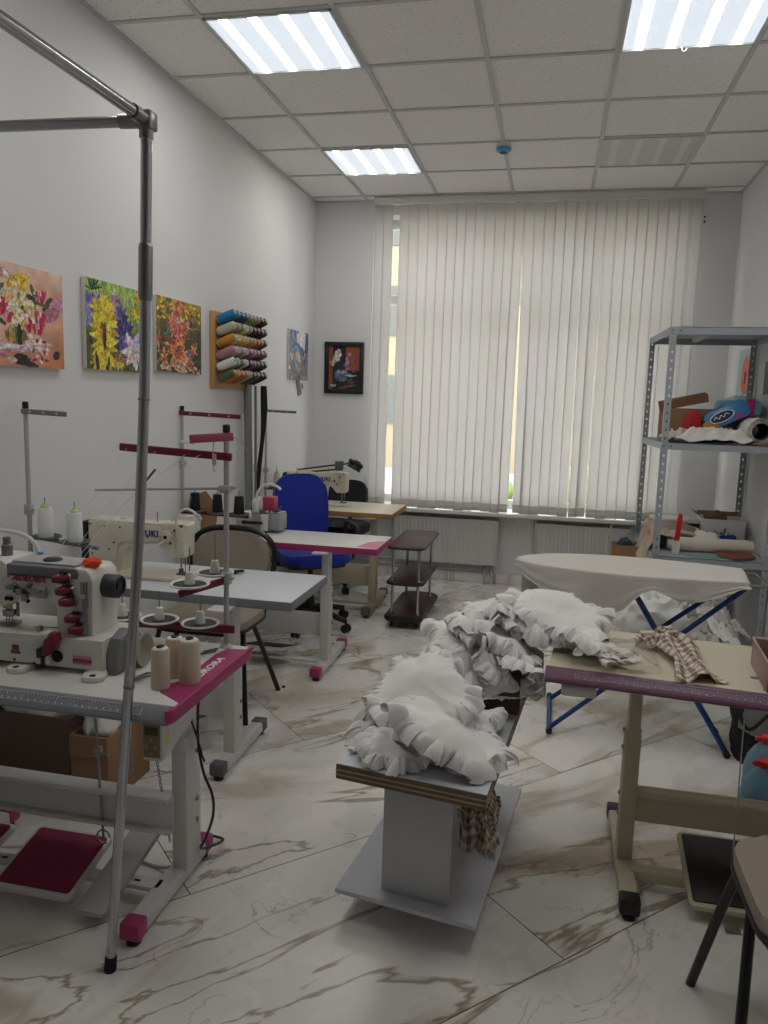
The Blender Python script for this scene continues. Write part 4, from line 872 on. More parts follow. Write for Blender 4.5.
# ------------------------------------------------------------------ lockstitch machine, seen from behind
def lockstitch(dy, label, dx=0.0):
    o = thing('sewing_machine', label, 'sewing machine', (-1.7, 3.04 + dy, ZT))
    y = lambda v: v + dy
    class MB(globals()['MB']):
        def __init__(s, M=None): super().__init__((M or Matrix.Identity(4)) if M else Matrix.Translation((dx, 0, 0)))
    m = MB(); m.box(-1.97, -1.455, y(2.935), y(3.115), ZT + .001, ZT + .018, bev=.006); m.build('bed', CREAM_M, o)
    m = MB(); m.prism([(-1.93, .755), (-1.775, .755), (-1.772, .85), (-1.765, .872), (-1.745, .886), (-1.60, .892), (-1.578, .89), (-1.555, .85), (-1.54, .836), (-1.478, .836), (-1.471, .845), (-1.466, .975), (-1.474, .985), (-1.55, .988), (-1.62, .978), (-1.91, .985), (-1.93, .972)], y(2.985), y(3.085), 'y', bev=.009); m.build('arm', CREAM_M, o)
    m = MB(); m.prism([(-1.922, .80), (-1.79, .80), (-1.785, .878), (-1.76, .898), (-1.60, .902), (-1.582, .915), (-1.58, .962), (-1.59, .968), (-1.91, .972), (-1.922, .965)], y(2.979), y(2.986), 'y', bev=.003); k = m.build('back_cover', CREAM_M, o)
    for q, z in ((-1.915, .962), (-1.845, .955), (-1.77, .953), (-1.92, .885), (-1.80, .885), (-1.88, .86), (-1.825, .855), (-1.64, .92), (-1.905, .83)): MB().lathe([(.0042, 0), (.0042, .002), (0, .0025)], M=T(q, y(2.979), z, 0, PI / 2), n=8).build('screw', DARK, k)
    MB().text('JUKI', .036, T(-1.625, y(2.9775), .935, 0, PI / 2), 0, .0006, space=1.12, bold=.0016).build('logo', NAVY, k)
    m = MB(); m.lathe([(.026, 0), (.026, .006), (.022, .012), (.012, .014), (0, .014)], M=T(-1.553, y(2.985), .926, 0, PI / 2), n=20); m.build('lever_hub', CREAM_M, o)
    MB().lathe([(.008, 0), (.008, .002), (0, .002)], M=T(-1.553, y(2.970), .926, 0, PI / 2), n=12).build('hole', DARK, o)
    for q, z in ((-1.585, .922), (-1.535, .898), (-1.515, .955), (-1.485, .975), (-1.478, .89)): MB().lathe([(.006, 0), (.005, .004), (0, .004)], M=T(q, y(2.984), z, 0, PI / 2), n=10).build('hole', DARK, o)
    m = MB(); m.box(-1.508, -1.47, y(2.977), y(2.986), .85, .97, bev=.003); m.build('face_plate', CREAM_M, o)
    m = MB(); m.cyl((-1.49, y(3.03), .84), (-1.49, y(3.03), .80), .0045, n=10); m.cyl((-1.51, y(3.03), .84), (-1.51, y(3.03), .775), .004, n=10); m.cyl((-1.49, y(3.03), .80), (-1.49, y(3.03), .762), .0015, n=6); m.build('needle_bar', STEEL, o)
    m = MB(); m.box(-1.52, -1.47, y(3.0), y(3.05), .759, .764, bev=.002); m.box(-1.517, -1.503, y(3.02), y(3.04), .762, .782, bev=.003); m.build('presser_foot', STEEL_D, o)
    m = MB(); m.cyl((-1.62, y(3.03), .978), (-1.62, y(3.03), 1.025), .0022, n=6); m.tube([(-1.53, y(2.985), .95), (-1.52, y(2.97), .93), (-1.50, y(2.975), .91)], .002, 6); m.build('thread_pin', STEEL, o)
    m = MB(); m.lathe([(.012, .984), (.012, .99), (0, .992)], (-1.55, y(3.04), 0), 12); m.lathe([(.014, .976), (.014, .984), (0, .985)], (-1.79, y(3.04), 0), 12); m.build('oil_cap', GREYL, o)
    m = MB(); m.tube(smoothpath([(-1.555, y(2.97), .915), (-1.59, y(2.95), .885), (-1.64, y(2.94), .865), (-1.70, y(2.945), .85)], 5), .0035, 6); m.build('knee_lever', WHITE_P, o)
    m = MB(); m.lathe([(.02, 0), (.062, .002), (.068, .01), (.068, .03), (.055, .036), (.03, .03), (0, .03)], M=T(-1.935, y(3.035), .90, 0, 0, -PI / 2), n=26); m.build('handwheel', BLACK, o)
    m = MB(); m.box(-1.965, -1.932, y(2.98), y(3.09), .76, .97, bev=.012); m.build('belt_cover', BLACK, o)
    return o
lockstitch(0, 'ivory machine with blue lettering on the plain grey-edged table', -.03)
lockstitch(2.52, 'small-looking ivory machine on the wood-edged table by the window')
gl = thing('machine_lamp', 'white gooseneck lamp arching over the head of the ivory machine', 'lamp', (-1.53, 2.98, .97))
m = MB(); m.tube(smoothpath([(-1.535, 2.98, .95), (-1.53, 2.97, 1.0), (-1.51, 2.96, 1.04), (-1.475, 2.955, 1.056), (-1.44, 2.95, 1.045), (-1.41, 2.945, 1.022)], 6), .0055, 8); m.build('gooseneck', WHITE_P, gl)
m = MB(); m.tube([(-1.425, 2.947, 1.036), (-1.405, 2.944, 1.016)], [.008, .009], 10); m.build('lamp_head', GREYL, gl)
# clip-on folding lamp at T4
fl = thing('folding_lamp', 'black folding-arm lamp reaching over the machine by the window', 'lamp', (-1.93, 5.62, ZT))
m = MB(); m.box(-1.96, -1.9, 5.6, 5.66, ZT, ZT + .03, bev=.005); m.cyl((-1.93, 5.63, ZT + .02), (-1.93, 5.63, .93), .008, n=10); m.build('clamp', BLACK, fl)
m = MB(); m.cyl((-1.93, 5.63, .93), (-1.87, 5.6, .985), .008, n=8)
m.cyl((-1.88, 5.6, .985), (-1.52, 5.5, 1.05), .006, n=8); m.cyl((-1.88, 5.6, .96), (-1.52, 5.5, 1.015), .006, n=8); m.build('arm', BLACK, fl)
m = MB(); m.box(-1.55, -1.49, 5.475, 5.515, 1.005, 1.075, bev=.008); m.cyl((-1.5, 5.49, 1.05), (-1.42, 5.47, 1.07), .007, n=8); m.ball((-1.5, 5.49, 1.06), .02, 10); m.build('joint', STEEL_D, fl)
m = MB(T(-1.385, 5.46, 1.055, rad(20), 0, rad(28))); m.lathe([(.02, .035), (.03, .03), (.05, -.02), (.055, -.035), (.05, -.035), (.028, .02), (0, .02)], n=20); m.box(-.06, .05, -.04, .04, -.01, .025, bev=.01); m.build('lamp_head', BLACK, fl)

# ------------------------------------------------------------------ overlock machine on T3
ov = thing('sewing_machine', 'grey and white overlock machine with red guard on the magenta-edged table', 'sewing machine', (-1.64, 4.29, ZT))
S0 = 4.205
m = MB(); m.prism(rrect(-1.80, -1.545, S0 + .015, 4.40, .02), ZT + .001, ZT + .014, 'z', bev=.003); m.build('base_plate', STEEL_D, ov)
m = MB(); m.prism([(-1.79, ZT + .012), (-1.66, ZT + .012), (-1.655, .80), (-1.665, .815), (-1.70, .818), (-1.74, .85), (-1.785, .845), (-1.795, .80)], S0 + .02, 4.37, 'y', bev=.008); m.build('body', WHITE_M, ov)
m = MB(); m.box(-1.675, -1.63, S0 + .01, 4.37, ZT + .014, .845, bev=.006); m.build('centre_block', GREYL, ov)
m = MB(); m.box(-1.632, -1.588, S0, 4.375, ZT + .012, .85, bev=.006); m.build('front_block', WHITE_M, ov)
m = MB(); m.box(-1.59, -1.515, S0 + .005, 4.34, ZT + .016, .852, bev=.01); m.box(-1.588, -1.518, S0 + .02, 4.33, .852, .86, 0, bev=.003); m.build('cloth_plate', mat('silver grey cover', (150, 152, 156), .35), ov)
m = MB(); m.prism([(-1.70, .815), (-1.63, .815), (-1.625, .925), (-1.64, .94), (-1.69, .94), (-1.71, .90)], S0 + .03, 4.33, 'y', bev=.006); m.build('head', WHITE_M, ov)
m = MB(); m.box(-1.70, -1.66, S0 + .02, S0 + .04, .865, .915, bev=.003); m.build('dark_window', DARK, ov)
m = MB(); m.box(-1.725, -1.62, S0 - .01, S0 + .015, .79, .806, bev=.004); m.ball((-1.735, S0 + .002, .798), .013, 10, sc=(1.3, 1, 1)); m.build('lever', BLACK, ov)
m = MB()
for q, z in ((-1.645, .83), (-1.645, .80), (-1.61, .835), (-1.61, .80), (-1.66, .86)): m.lathe([(.005, 0), (.004, .004), (0, .004)], M=T(q, S0 + .008, z, 0, PI / 2), n=8)
for k in range(3): m.cyl((-1.64 + k * .014, S0 + .02, .85), (-1.64 + k * .014, S0 + .02, .875), .005, n=8)
m.build('tension_screw', STEEL_D, ov)
m = MB(); m.box(-1.635, -1.56, S0 + .03, S0 + .10, .87, .95, bev=.006); m.build('eye_guard', mat('red tinted guard', (178, 70, 92), .3), ov)
m = MB(); m.cyl((-1.6, S0 + .07, .85), (-1.54, S0 + .12, .89), .004, n=8); m.tube(smoothpath([(-1.61, S0 + .02, .845), (-1.57, S0, .87), (-1.54, S0 + .02, .86)], 5), .003, 6); m.box(-1.58, -1.54, S0 + .05, S0 + .09, .86, .875); m.build('presser_arm', STEEL_D, ov)
gl = thing('machine_lamp', 'white gooseneck lamp clipped to the overlock machine', 'lamp', (-1.66, S0, .85))
m = MB(); m.box(-1.685, -1.645, S0 - .01, S0 + .03, .86, .935, bev=.008); m.build('switch_box', WHITE_P, gl)
m = MB(); m.tube(smoothpath([(-1.665, S0 + .01, .93), (-1.655, S0 + .01, .975), (-1.625, S0 + .01, 1.015), (-1.58, S0, 1.03), (-1.53, S0 - .01, 1.02), (-1.505, S0 - .015, 1.005)], 6), .008, 8); m.build('gooseneck', WHITE_P, gl)

# ------------------------------------------------------------------ thread stands
def tray(t, x, y, z, rim=True, pin=.10):
    m = MB(); m.lathe([(.0, z), (.047, z), (.058, z + .004), (.061, z + .009), (.058, z + .011), (.051, z + .007), (.049, z + .005)], (x, y, 0), 28); k = m.build('tray', WHITE_P if rim else STEEL_D, t)
    m = MB(); m.lathe([(.0495, z + .0055), (.0495, z + .0075), (0, z + .0075)], (x, y, 0), 24); m.build('tray_pad', BLACK, k)
    if pin:
        m = MB(); m.lathe([(.016, z + .007), (.015, z + .02), (.011, z + .045), (.008, z + .047), (0, z + .047)], (x, y, 0), 12); m.build('cone_holder', WHITE_P, k)
        m = MB(); m.cyl((x, y, z + .04), (x, y, z + pin), .0022, n=6); m.build('spool_pin', STEEL, k)
def pole(t, x, y, z0, z1, r=.0085, sleeves=(), capm=None):
    m = MB(); m.cyl((x, y, z0), (x, y, z1), r, n=12); m.lathe([(.022, z0), (.018, z0 + .006), (r, z0 + .012)], (x, y, 0), 14); k = m.build('pole', GREYL, t)
    m = MB(); m.lathe([(r + .003, z1 - .012), (r + .003, z1 + .012), (r, z1 + .015), (0, z1 + .015)], (x, y, 0), 12); m.build('pole_cap', BLACK, k)
    for z in sleeves:
        m = MB(); m.box(x - .014, x + .014, y - .014, y + .014, z - .02, z + .02, bev=.003); m.cyl((x + .012, y, z), (x + .024, y, z), .005, n=8); m.build('sleeve', GREYL, k)
def bar(name, t, p0, p1, h, th, m_, n=0):
    a, b = Vector(p0), Vector(p1); d = b - a; L = d.length; M = Matrix.Translation(a) @ Euler((0, -math.atan2(d.z, math.hypot(d.x, d.y)), math.atan2(d.y, d.x))).to_matrix().to_4x4()
    m = MB(M); m.box(-.012, L + .012, -th / 2, th / 2, -h / 2, h / 2, bev=.003)
    k = m.build(name, m_, t)
    if n:
        m = MB(M); [m.lathe([(.006, 0), (.006, .002), (0, .003)], M=T(L * (i + .5) / n, -th / 2, 0, 0, PI / 2), n=8) for i in range(n)]; m.build('rivet', GREYL, k)
    return k
s1 = thing('thread_stand', 'dark red thread stand with five empty trays on the foreground table', 'thread stand', (-.975, 2.215, ZT))
px, py = -.972, 2.215
pole(s1, px, py, ZT, 1.43, .0085, (.965,))
bar('tray_arm', s1, (px + .02, py - .012, .804), (-1.36, py - .012, .792), .026, .012, RED_D, 3)
for q in (-1.055, -1.195, -1.325): tray(s1, q + .008, py - .03, .813)
bar('tray_arm', s1, (px, py, .958), (px - .085, py - .13, .94), .022, .012, RED_D, 1)
tray(s1, -1.045, 2.11, .957, pin=.12); tray(s1, -1.02, 2.235, .968, pin=.13)
bar('thread_arm', s1, (px + .01, py - .01, 1.347), (-1.315, py - .01, 1.362), .024, .012, RED_D, 3)
bar('thread_arm', s1, (px + .01, py, 1.408), (px - .085, py - .05, 1.40), .026, .014, PINK_R, 1)
m = MB(); m.box(px - .02, px + .014, py - .016, py + .016, 1.235, 1.258, bev=.003); m.cyl((px - .01, py, 1.248), (-1.41, py - .02, 1.222), .004, n=8); m.cyl((px - .01, py, 1.247), (px + .03, py, 1.252), .004, n=8); m.build('cross_rod', GREYL, s1)
m = MB(); m.cyl((-1.255, py - .02, 1.235), (-1.20, py - .02, 1.298), .004, n=8); m.build('short_rod', STEEL_D, s1)
m = MB(); m.tube(smoothpath([(px + .01, py, 1.41), (px + .03, py, 1.405), (px + .07, py, 1.37)], 4), .0012, 5); m.tube(smoothpath([(px - .03, py - .02, 1.405), (px - .035, py - .022, 1.35), (px - .03, py - .022, 1.30)], 4), .0015, 5); m.box(px - .037, px - .024, py - .024, py - .018, 1.32, 1.355, bev=.002); m.build('loose_thread', THREAD_B, s1)
s2 = thing('thread_stand', 'grey thread stand holding two white cones against the left wall', 'thread stand', (-1.99, 2.735, .70))
px, py = -2.012, 2.672
pole(s2, px, py, .70, 1.47, .009, (1.06,))
bar('clamp_arm', s2, (px, py, .715), (px + .02, py + .14, .715), .022, .02, GREYL)
bar('tray_arm', s2, (px, py - .012, .955), (px + .29, py + .0, .925), .016, .012, GREYP)
bar('thread_arm', s2, (px, py - .01, 1.447), (px + .175, py - .01, 1.442), .02, .008, GREYP, 3)
def cone(x, y, z, m_, label, h=.115, r=.029, tip=GREENP, grp=None, name='thread_cone', tp=.95, flat=False):
    c = thing(name, label, 'thread cone', (x, y, z), group=grp)
    MB().lathe([(0, z), (r, z), (r * 1.02, z + .01), (r * tp, z + h * .95), (r * tp * .9, z + h), (0, z + h)], (x, y, 0), 22).build('thread', m_, c)
    MB().lathe([(r * .8, z + h - .001), (r * .78, z + h + .002), (r * .35, z + h + .003), (r * .3, z + h - .01), (0, z + h - .01)] if flat else [(r * .62, z + h - .002), (r * .58, z + h + .006), (r * .28, z + h + .014), (r * .2, z + h + .02), (0, z + h + .02)], (x, y, 0), 14).build('spool_core', tip, c)
    return c
for q, z, lb in ((px + .075, .955, 'white thread cone with green tip nearer the grey stand pole'), (px + .205, .944, 'white thread cone on the second tray, nearer the ivory machine')):
    tray(s2, q, py - .005, z - .006, False, pin=.165); cone(q, py - .005, z + .002, THREAD_W, lb)
s3 = thing('thread_stand', 'dark red thread stand with black cones beside the left wall', 'thread stand', (-2.03, 4.2, ZT))
px, py = -2.045, 4.05
pole(s3, px, py, ZT, 1.45, .0085, (1.14,))
bar('thread_arm', s3, (px, py - .01, 1.425), (px + .34, py + .0, 1.415), .024, .012, RED_D, 3)
bar('tray_arm', s3, (px, py - .01, .868), (px + .37, py + .05, .85), .024, .012, RED_D, 3)
m = MB(); m.box(px - .014, px + .014, py - .014, py + .014, 1.255, 1.275, bev=.003); m.tube([(px, py, 1.265), (px + .08, py - .01, 1.255)], .006, 8); m.build('side_rod', WHITE_P, s3)
for q, d, lb in ((.07, .012, 'black thread cone nearest the wall on the dark red stand'), (.20, .03, 'middle black thread cone on the dark red stand'), (.325, .045, 'black thread cone beside the overlock machine')):
    tray(s3, px + q, py + d, .868 - q * .04, False, pin=.14); cone(px + q, py + d, .876 - q * .04, THREAD_K, lb, h=.10, r=.03, tip=BLACK, tp=.84, flat=True)
s4 = thing('thread_stand', 'grey thread stand of the table by the window', 'thread stand', (-2.02, 5.3, ZT))
px, py = -2.02, 5.30
pole(s4, px, py, ZT, 1.45, .0085, (1.0,))
bar('thread_arm', s4, (px, py - .01, 1.43), (px + .22, py - .01, 1.425), .018, .01, GREYP, 2)
bar('tray_arm', s4, (px, py, .865), (px + .25, py + .05, .865), .016, .012, GREYP)
for q, lb in ((.075, 'beige thread cone on the grey stand behind the overlock machine'), (.225, 'beige thread cone just left of the blue chair back')):
    tray(s4, px + q, py + .02 + .1 * q, .872, False, pin=.16); cone(px + q, py + .02 + .1 * q, .88, THREAD_B, lb, h=.10, r=.024, tip=GREYL, tp=.85)
# beige cones standing on T1
for (q, y, r, h, lb) in ((-1.0, 1.842, .0255, .11, 'beige thread cone standing nearest the ruler edge'), (-1.005, 1.935, .0255, .11, 'beige thread cone standing behind the other two on the table'), (-.945, 1.905, .0295, .119, 'thickest beige thread cone, standing on the magenta corner')):
    c = cone(q, y, ZT + .001, THREAD_B, lb, h=h, r=r, tip=WHITE_P, grp='beige cones on the foreground table', flat=True, tp=.97)
    m = MB(); m.tube(arc((q, y, ZT + h + .006), .009, 30, 320, 10, 'xy'), .002, 6); m.build('label_ring', BLACK, c)
tw = MB(); tw.tube([(-1.10, 1.845, ZT + .006), (-1.06, 1.885, ZT + .012), (-1.02, 1.94, ZT + .004)], [.004, .0035, .0012], 6); tw.tube([(-1.10, 1.845, ZT + .006), (-1.075, 1.90, ZT + .012), (-1.05, 1.955, ZT + .004)], [.004, .0035, .0012], 6)
tag(tw.build('tweezers', STEEL), 'pair of steel tweezers lying left of the beige cones', 'tweezers')
sc = MB(); sc.box(-.004, .004, -.035, .035, .001, .006, bev=.0015, M=T(-1.005, 2.135, ZT, rad(-40))); sc.box(-.005, .005, -.02, .03, .004, .009, bev=.002, M=T(-1.0, 2.15, ZT, rad(-35)))
tag(sc.build('thread_snips', STEEL_D), 'small dark thread snips beside the thread stand pole', 'snips')
sc = MB(T(-1.36, 3.17, ZT, rad(35))); sc.prism(rrect(-.05, .02, -.012, .012, .01), .002, .012, 'z', bev=.003); sc.prism(rrect(-.03, .05, -.016, .004, .008), .008, .018, 'z', bev=.003)
tag(sc.build('black_clip', BLACK), 'black oval clip lying on the plain grey-edged table', 'clip')
th = MB()
def strand(*p): th.tube(smoothpath(p, 4), .0007, 4)
strand((-1.30, 2.2, 1.36), (-1.36, 2.12, 1.22), (-1.42, 2.0, 1.05)); strand((-1.2, 2.2, 1.355), (-1.3, 2.1, 1.2), (-1.37, 2.0, 1.05)); strand((-1.1, 2.2, 1.35), (-1.25, 2.1, 1.2), (-1.33, 1.95, 1.04))
strand((-1.05, 2.2, 1.35), (-1.2, 2.1, 1.25), (-1.31, 1.95, 1.04))
tag(th.build('sewing_thread', THREAD_W), 'thin threads running from the thread arm down to the foreground machine', 'thread', kind='stuff')
# things on the wall end of T3
m = MB(T(-2.0, 4.2, ZT + .001, rad(82), rad(10))); m.prism([(-.17, 0), (.15, 0), (.15, .09), (.1, .15), (-.02, .235), (-.17, .215)], -.003, .003, 'y')
tag(m.build('cardboard_sheet', CARD), 'brown cardboard leaning on the wall behind the black cones', 'cardboard')
m = MB(T(-1.985, 3.995, ZT + .001, rad(-8))); m.box(-.045, .05, -.05, .05, 0, .115, bev=.003); m.box(-.04, .045, -.052, -.05, .02, .09, 1, 0)
w_ = m.build('white_box', [WHITE_P, PAPER]); tag(w_, 'white carton standing against the wall beside the black cones', 'box')
m = MB(T(-1.76, 4.13, ZT, rad(22))); m.prism([(-.12, 0), (.12, 0), (.12, .018), (-.12, .045)], -.03, .03, 'y', bev=.004); m.box(-.10, -.03, -.0315, -.03, .012, .03, 1)
tag(m.build('grey_case', [GREYL, DARK]), 'long light grey case lying on the magenta-edged table', 'case')
# grey poles leaning in the corner behind T3, with a black strap
pl = thing('metal_pole', 'tall silver-grey metal pole below the thread rack, near the wall', 'pole', (-1.995, 4.95, 0))
m = MB(); m.cyl((-1.995, 4.95, 0), (-2.02, 4.95, 1.62), .027, n=18); m.build('tube', mat('matt silver tube', (150, 152, 154), .35, .6), pl)
m = MB(); m.cyl((-1.955, 4.955, 0.0), (-1.965, 4.955, 1.6), .008, n=10); m.box(-1.972, -1.952, 4.945, 4.965, 1.02, 1.07, bev=.003); m.build('slider_rod', STEEL, pl)
m = MB(); m.box(-2.05, -1.94, 4.91, 4.99, 0, .02, bev=.004); m.build('base', STEEL_D, pl)
def strap(u, v):
    z = 1.60 - .75 * v; w_ = .022 * (1 - .35 * v) * (1 + .2 * math.sin(v * 9)); a = .5 * math.sin(v * 4)
    return (-1.925 + .012 * math.sin(v * 5) - .03 * v + w_ * (math.cos(2 * PI * u)), 5.0 + .012 * math.sin(2 * PI * u), z)
m = MB(); m.grid(strap, 12, 30, cu=True); tag(m.build('black_strap', BLACK_F), 'long black cloth strip hanging beside the silver pole', 'cloth strip')
# ------------------------------------------------------------------ foreground clothes rack
cr = thing('clothes_rack', 'chrome tube clothes rack whose leaning post crosses the foreground table', 'clothes rack', (-1.07, 1.68, 0))
PTS = [(-.929, 2.2), (-.93, 2.137), (-.937, 1.836), (-.945, 1.54), (-.963, 1.228), (-.987, .924), (-1.003, .766), (-1.035, .409), (-1.071, -.006)]
def along(z):
    for (xa_, za_), (xb_, zb_) in zip(PTS, PTS[1:]):
        if zb_ <= z <= za_: return Vector((xb_ + (xa_ - xb_) * (z - zb_) / (za_ - zb_), 1.681, z))
m = MB(); m.tube(smoothpath([along(z) for z in (.03, .41, .766, .924, 1.228, 1.54, 1.836, 2.13)], 6), .0128, n=20); po = m.build('post', CHROME, cr)
m = MB(); m.cyl(along(0), along(.042), .0165, .0155, n=18); m.build('foot_cap', RUB, po)
m = MB(); m.tube([along(1.745), along(1.755), along(1.865), along(1.872)], [.014, .0165, .0165, .014], 20); m.build('sleeve', STEEL, po)
m = MB()
for z in (1.515, .80): m = MB(); m.cyl(along(z), along(z + .005), .0142, n=18); m.build('ring', STEEL, po)
m = MB(); m.cyl((-.94, 1.681, 2.138), (-1.95, 1.681, 2.146), .0128, n=18); m.build('crossbar', CHROME, cr)
m = MB(); m.cyl((-.93, 1.67, 2.138), (-.93, .85, 2.138), .0128, n=18); m.build('side_bar', CHROME, cr)
m = MB(); m.cyl((-.93, .86, 2.138), (-1.06, .86, 0), .0128, n=16); m.build('rear_post', CHROME, cr)
m = MB(); m.cyl((-1.94, 1.681, 2.146), (-1.95, 1.681, 0), .0128, n=16); m.build('wall_post', CHROME, cr)
m = MB(); m.box(-.949, -.911, 1.662, 1.70, 2.117, 2.157, bev=.005); m.cyl((-.945, 1.681, 2.138), (-.995, 1.681, 2.139), .0162, n=18); m.cyl((-.93, 1.67, 2.138), (-.93, 1.62, 2.138), .0162, n=18); m.cyl((-.93, 1.681, 2.135), (-.931, 1.681, 2.10), .016, n=18)
k = m.build('corner_joint', STEEL, cr)
m = MB(); m.lathe([(.006, 0), (.006, .003), (.002, .004), (0, .003)], M=T(-.921, 1.662, 2.139, 0, PI / 2), n=10); m.build('joint_screw', DARK, k)

# ------------------------------------------------------------------ chairs
def visitor_chair(name, label, loc, rz):
    c = thing(name, label, 'chair', loc, rz); W = WM[c.name]
    o = [(.23 * math.copysign(abs(math.cos(a)) ** .42, math.cos(a)), .215 * math.copysign(abs(math.sin(a)) ** .42, math.sin(a))) for a in [2 * PI * i / 40 for i in range(40)]]
    m = MB(W); m.prism(o, .425, .465, 'z', bev=.014); m.build('seat', BEIGE_F, c)
    m = MB(W); m.prism([(x * 1.02, y * 1.02) for x, y in o], .412, .426, 'z', bev=.004); m.build('seat_pan', BLACK, c)
    o2 = [(.225 * math.copysign(abs(math.cos(a)) ** .75, math.cos(a)), .15 * math.copysign(abs(math.sin(a)) ** .75, math.sin(a))) for a in [2 * PI * i / 40 for i in range(40)]]
    Mb = W @ T(0, .245, .69, 0, rad(80))
    m = MB(Mb); m.prism([(x * .95, y * .95) for x, y in o2], -.014, .02, 'z', bev=.012); b = m.build('backrest', BEIGE_F, c)
    m = MB(Mb); m.tube([(x * 1.05, y * 1.06, 0) for x, y in o2], .015, 8, closed=True); m.build('back_frame', BLACK_M, c)
    for s in (-1, 1):
        m = MB(W); m.tube(smoothpath([(s * .275, -.23, .0), (s * .215, -.12, .40), (s * .20, -.06, .415)], 6), .0125, 10); m.build('leg', BLACK_M, c)
        m = MB(W); m.tube(smoothpath([(s * .27, .23, 0), (s * .215, .02, .40), (s * .20, -.03, .415)], 6), .0125, 10); m.build('leg', BLACK_M, c)
        m = MB(W); m.tube(smoothpath([(s * .20, -.17, .41), (s * .21, .1, .408), (s * .20, .20, .44), (s * .17, .25, .58), (s * .16, .255, .70)], 6), .0115, 10); m.build('side_tube', BLACK_M, c)
    return c
visitor_chair('visitor_chair', 'black framed chair with taupe oval back behind the plain grey-edged table', (-1.60, 3.47, 0), 0)
visitor_chair('visitor_chair', 'black framed chair with taupe seat cut off at the right edge', (.728, 1.79, 0), rad(180))
def office_chair(name, label, loc, rz, fab, tall, arms, w=.2):
    c = thing(name, label, 'office chair', loc, rz); W = WM[c.name]
    for k in range(5):
        a = rad(90 + 72 * k); d = Vector((math.cos(a), math.sin(a), 0))
        m = MB(W); m.tube([d * .03 + Vector((0, 0, .12)), d * .16 + Vector((0, 0, .105)), d * .29 + Vector((0, 0, .075))], [.026, .022, .017], 10); l = m.build('base_leg', BLACK, c)
        e = d * .295
        m = MB(W); t_ = Vector((-d.y, d.x, 0))
        for s in (-1, 1): m.cyl(e + t_ * (.006 * s) + Vector((0, 0, .028)), e + t_ * (.024 * s) + Vector((0, 0, .028)), .028, n=16)
        m.cyl(e + Vector((0, 0, .03)), e + Vector((0, 0, .085)), .007, n=8); m.build('caster', BLACK, l)
    m = MB(W); m.lathe([(.042, .08), (.042, .15), (.03, .16), (.028, .28), (.018, .285), (.018, .43), (0, .43)], n=18); m.build('gas_column', BLACK, c)
    o = rrect(-.235, .235, -.235, .22, .09)
    m = MB(W); m.prism(o, .455, .53, 'z', bev=.028); m.build('seat', fab, c)
    m = MB(W); m.prism(rrect(-.2, .2, -.2, .19, .07), .43, .458, 'z', bev=.006); m.box(-.1, .1, -.06, .09, .405, .435, bev=.008); m.build('seat_shell', BLACK, c)
    h = .50 if tall else .30; z0 = .51 if tall else .56
    bo = []
    for i in range(44):
        a = 2 * PI * i / 44; bo.append((w * math.copysign(abs(math.cos(a)) ** .55, math.cos(a)), h / 2 * math.copysign(abs(math.sin(a)) ** (.62 if math.sin(a) > 0 else .5), math.sin(a))))
    Mb = W @ T(0, .235, z0 + h / 2, 0, rad(82))
    m = MB(Mb); m.prism(bo, -.022, .03, 'z', bev=.018); m.build('backrest', fab, c)
    m = MB(Mb); m.prism([(x * .94, y * .94) for x, y in bo], -.034, -.02, 'z', bev=.005); m.build('back_shell', BLACK, c)
    m = MB(W); m.tube(smoothpath([(0, .08, .42), (0, .25, .42), (0, .29, .5), (0, .275, z0 + h * .4)], 6), .018, 8); m.build('back_bar', BLACK, c)
    if arms:
        for s in (-1, 1):
            m = MB(W); m.tube(smoothpath([(s * .19, .08, .44), (s * .27, .07, .47), (s * .285, .10, .60), (s * .28, .07, .685), (s * .275, -.06, .69), (s * .275, -.14, .675), (s * .28, -.13, .60), (s * .27, -.06, .47), (s * .19, -.05, .44)], 7), .017, 8); m.build('armrest', BLACK, c)
    return c
office_chair('office_chair', 'royal blue swivel chair with black armrests behind the magenta-edged table', (-1.535, 4.88, 0), rad(36), BLUE_F, True, True, .195)
office_chair('office_chair', 'black swivel chair behind the wood-edged table by the window', (-1.67, 6.02, 0), rad(-6), BLACK_F, False, False, .17)

# ------------------------------------------------------------------ three-tier trolley shelf
et = thing('side_shelf', 'dark brown three-tier shelf on chrome posts in front of the radiator', 'shelf', (-.91, 5.34, 0))
x0, x1, y0, y1 = -1.03, -.785, 4.97, 5.70
for z, th in ((.045, .045), (.30, .02), (.545, .02)):
    m = MB(); m.prism(rrect(x0, x1, y0, y1, .055, 7), z, z + th, 'z', bev=.003); k = m.build('tier', WENGE, et)
    m = MB(); m.tube([(x, y, z + th * .5) for x, y in rrect(x0 - .001, x1 + .001, y0 - .001, y1 + .001, .056, 7)], .009 if th < .03 else .018, 8, closed=True); m.build('edge_trim', BLACK, k)
for q in (x0 + .035, x1 - .035):
    for y in (y0 + .05, y1 - .14):
        for a, b in ((.09, .30), (.32, .545)):
            m = MB(); m.cyl((q, y, a), (q, y, b), .0095, n=14); m.lathe([(.016, a), (.016, a + .006), (.0095, a + .01)], (q, y, 0), 14); m.lathe([(.0095, b - .01), (.016, b - .006), (.016, b)], (q, y, 0), 14); m.build('post', CHROME, et)
        m = MB(); m.cyl((q - .008, y, .021), (q + .008, y, .021), .021, n=14); m.cyl((q, y, .02), (q, y, .05), .006, n=8); m.build('caster', BLACK, et)

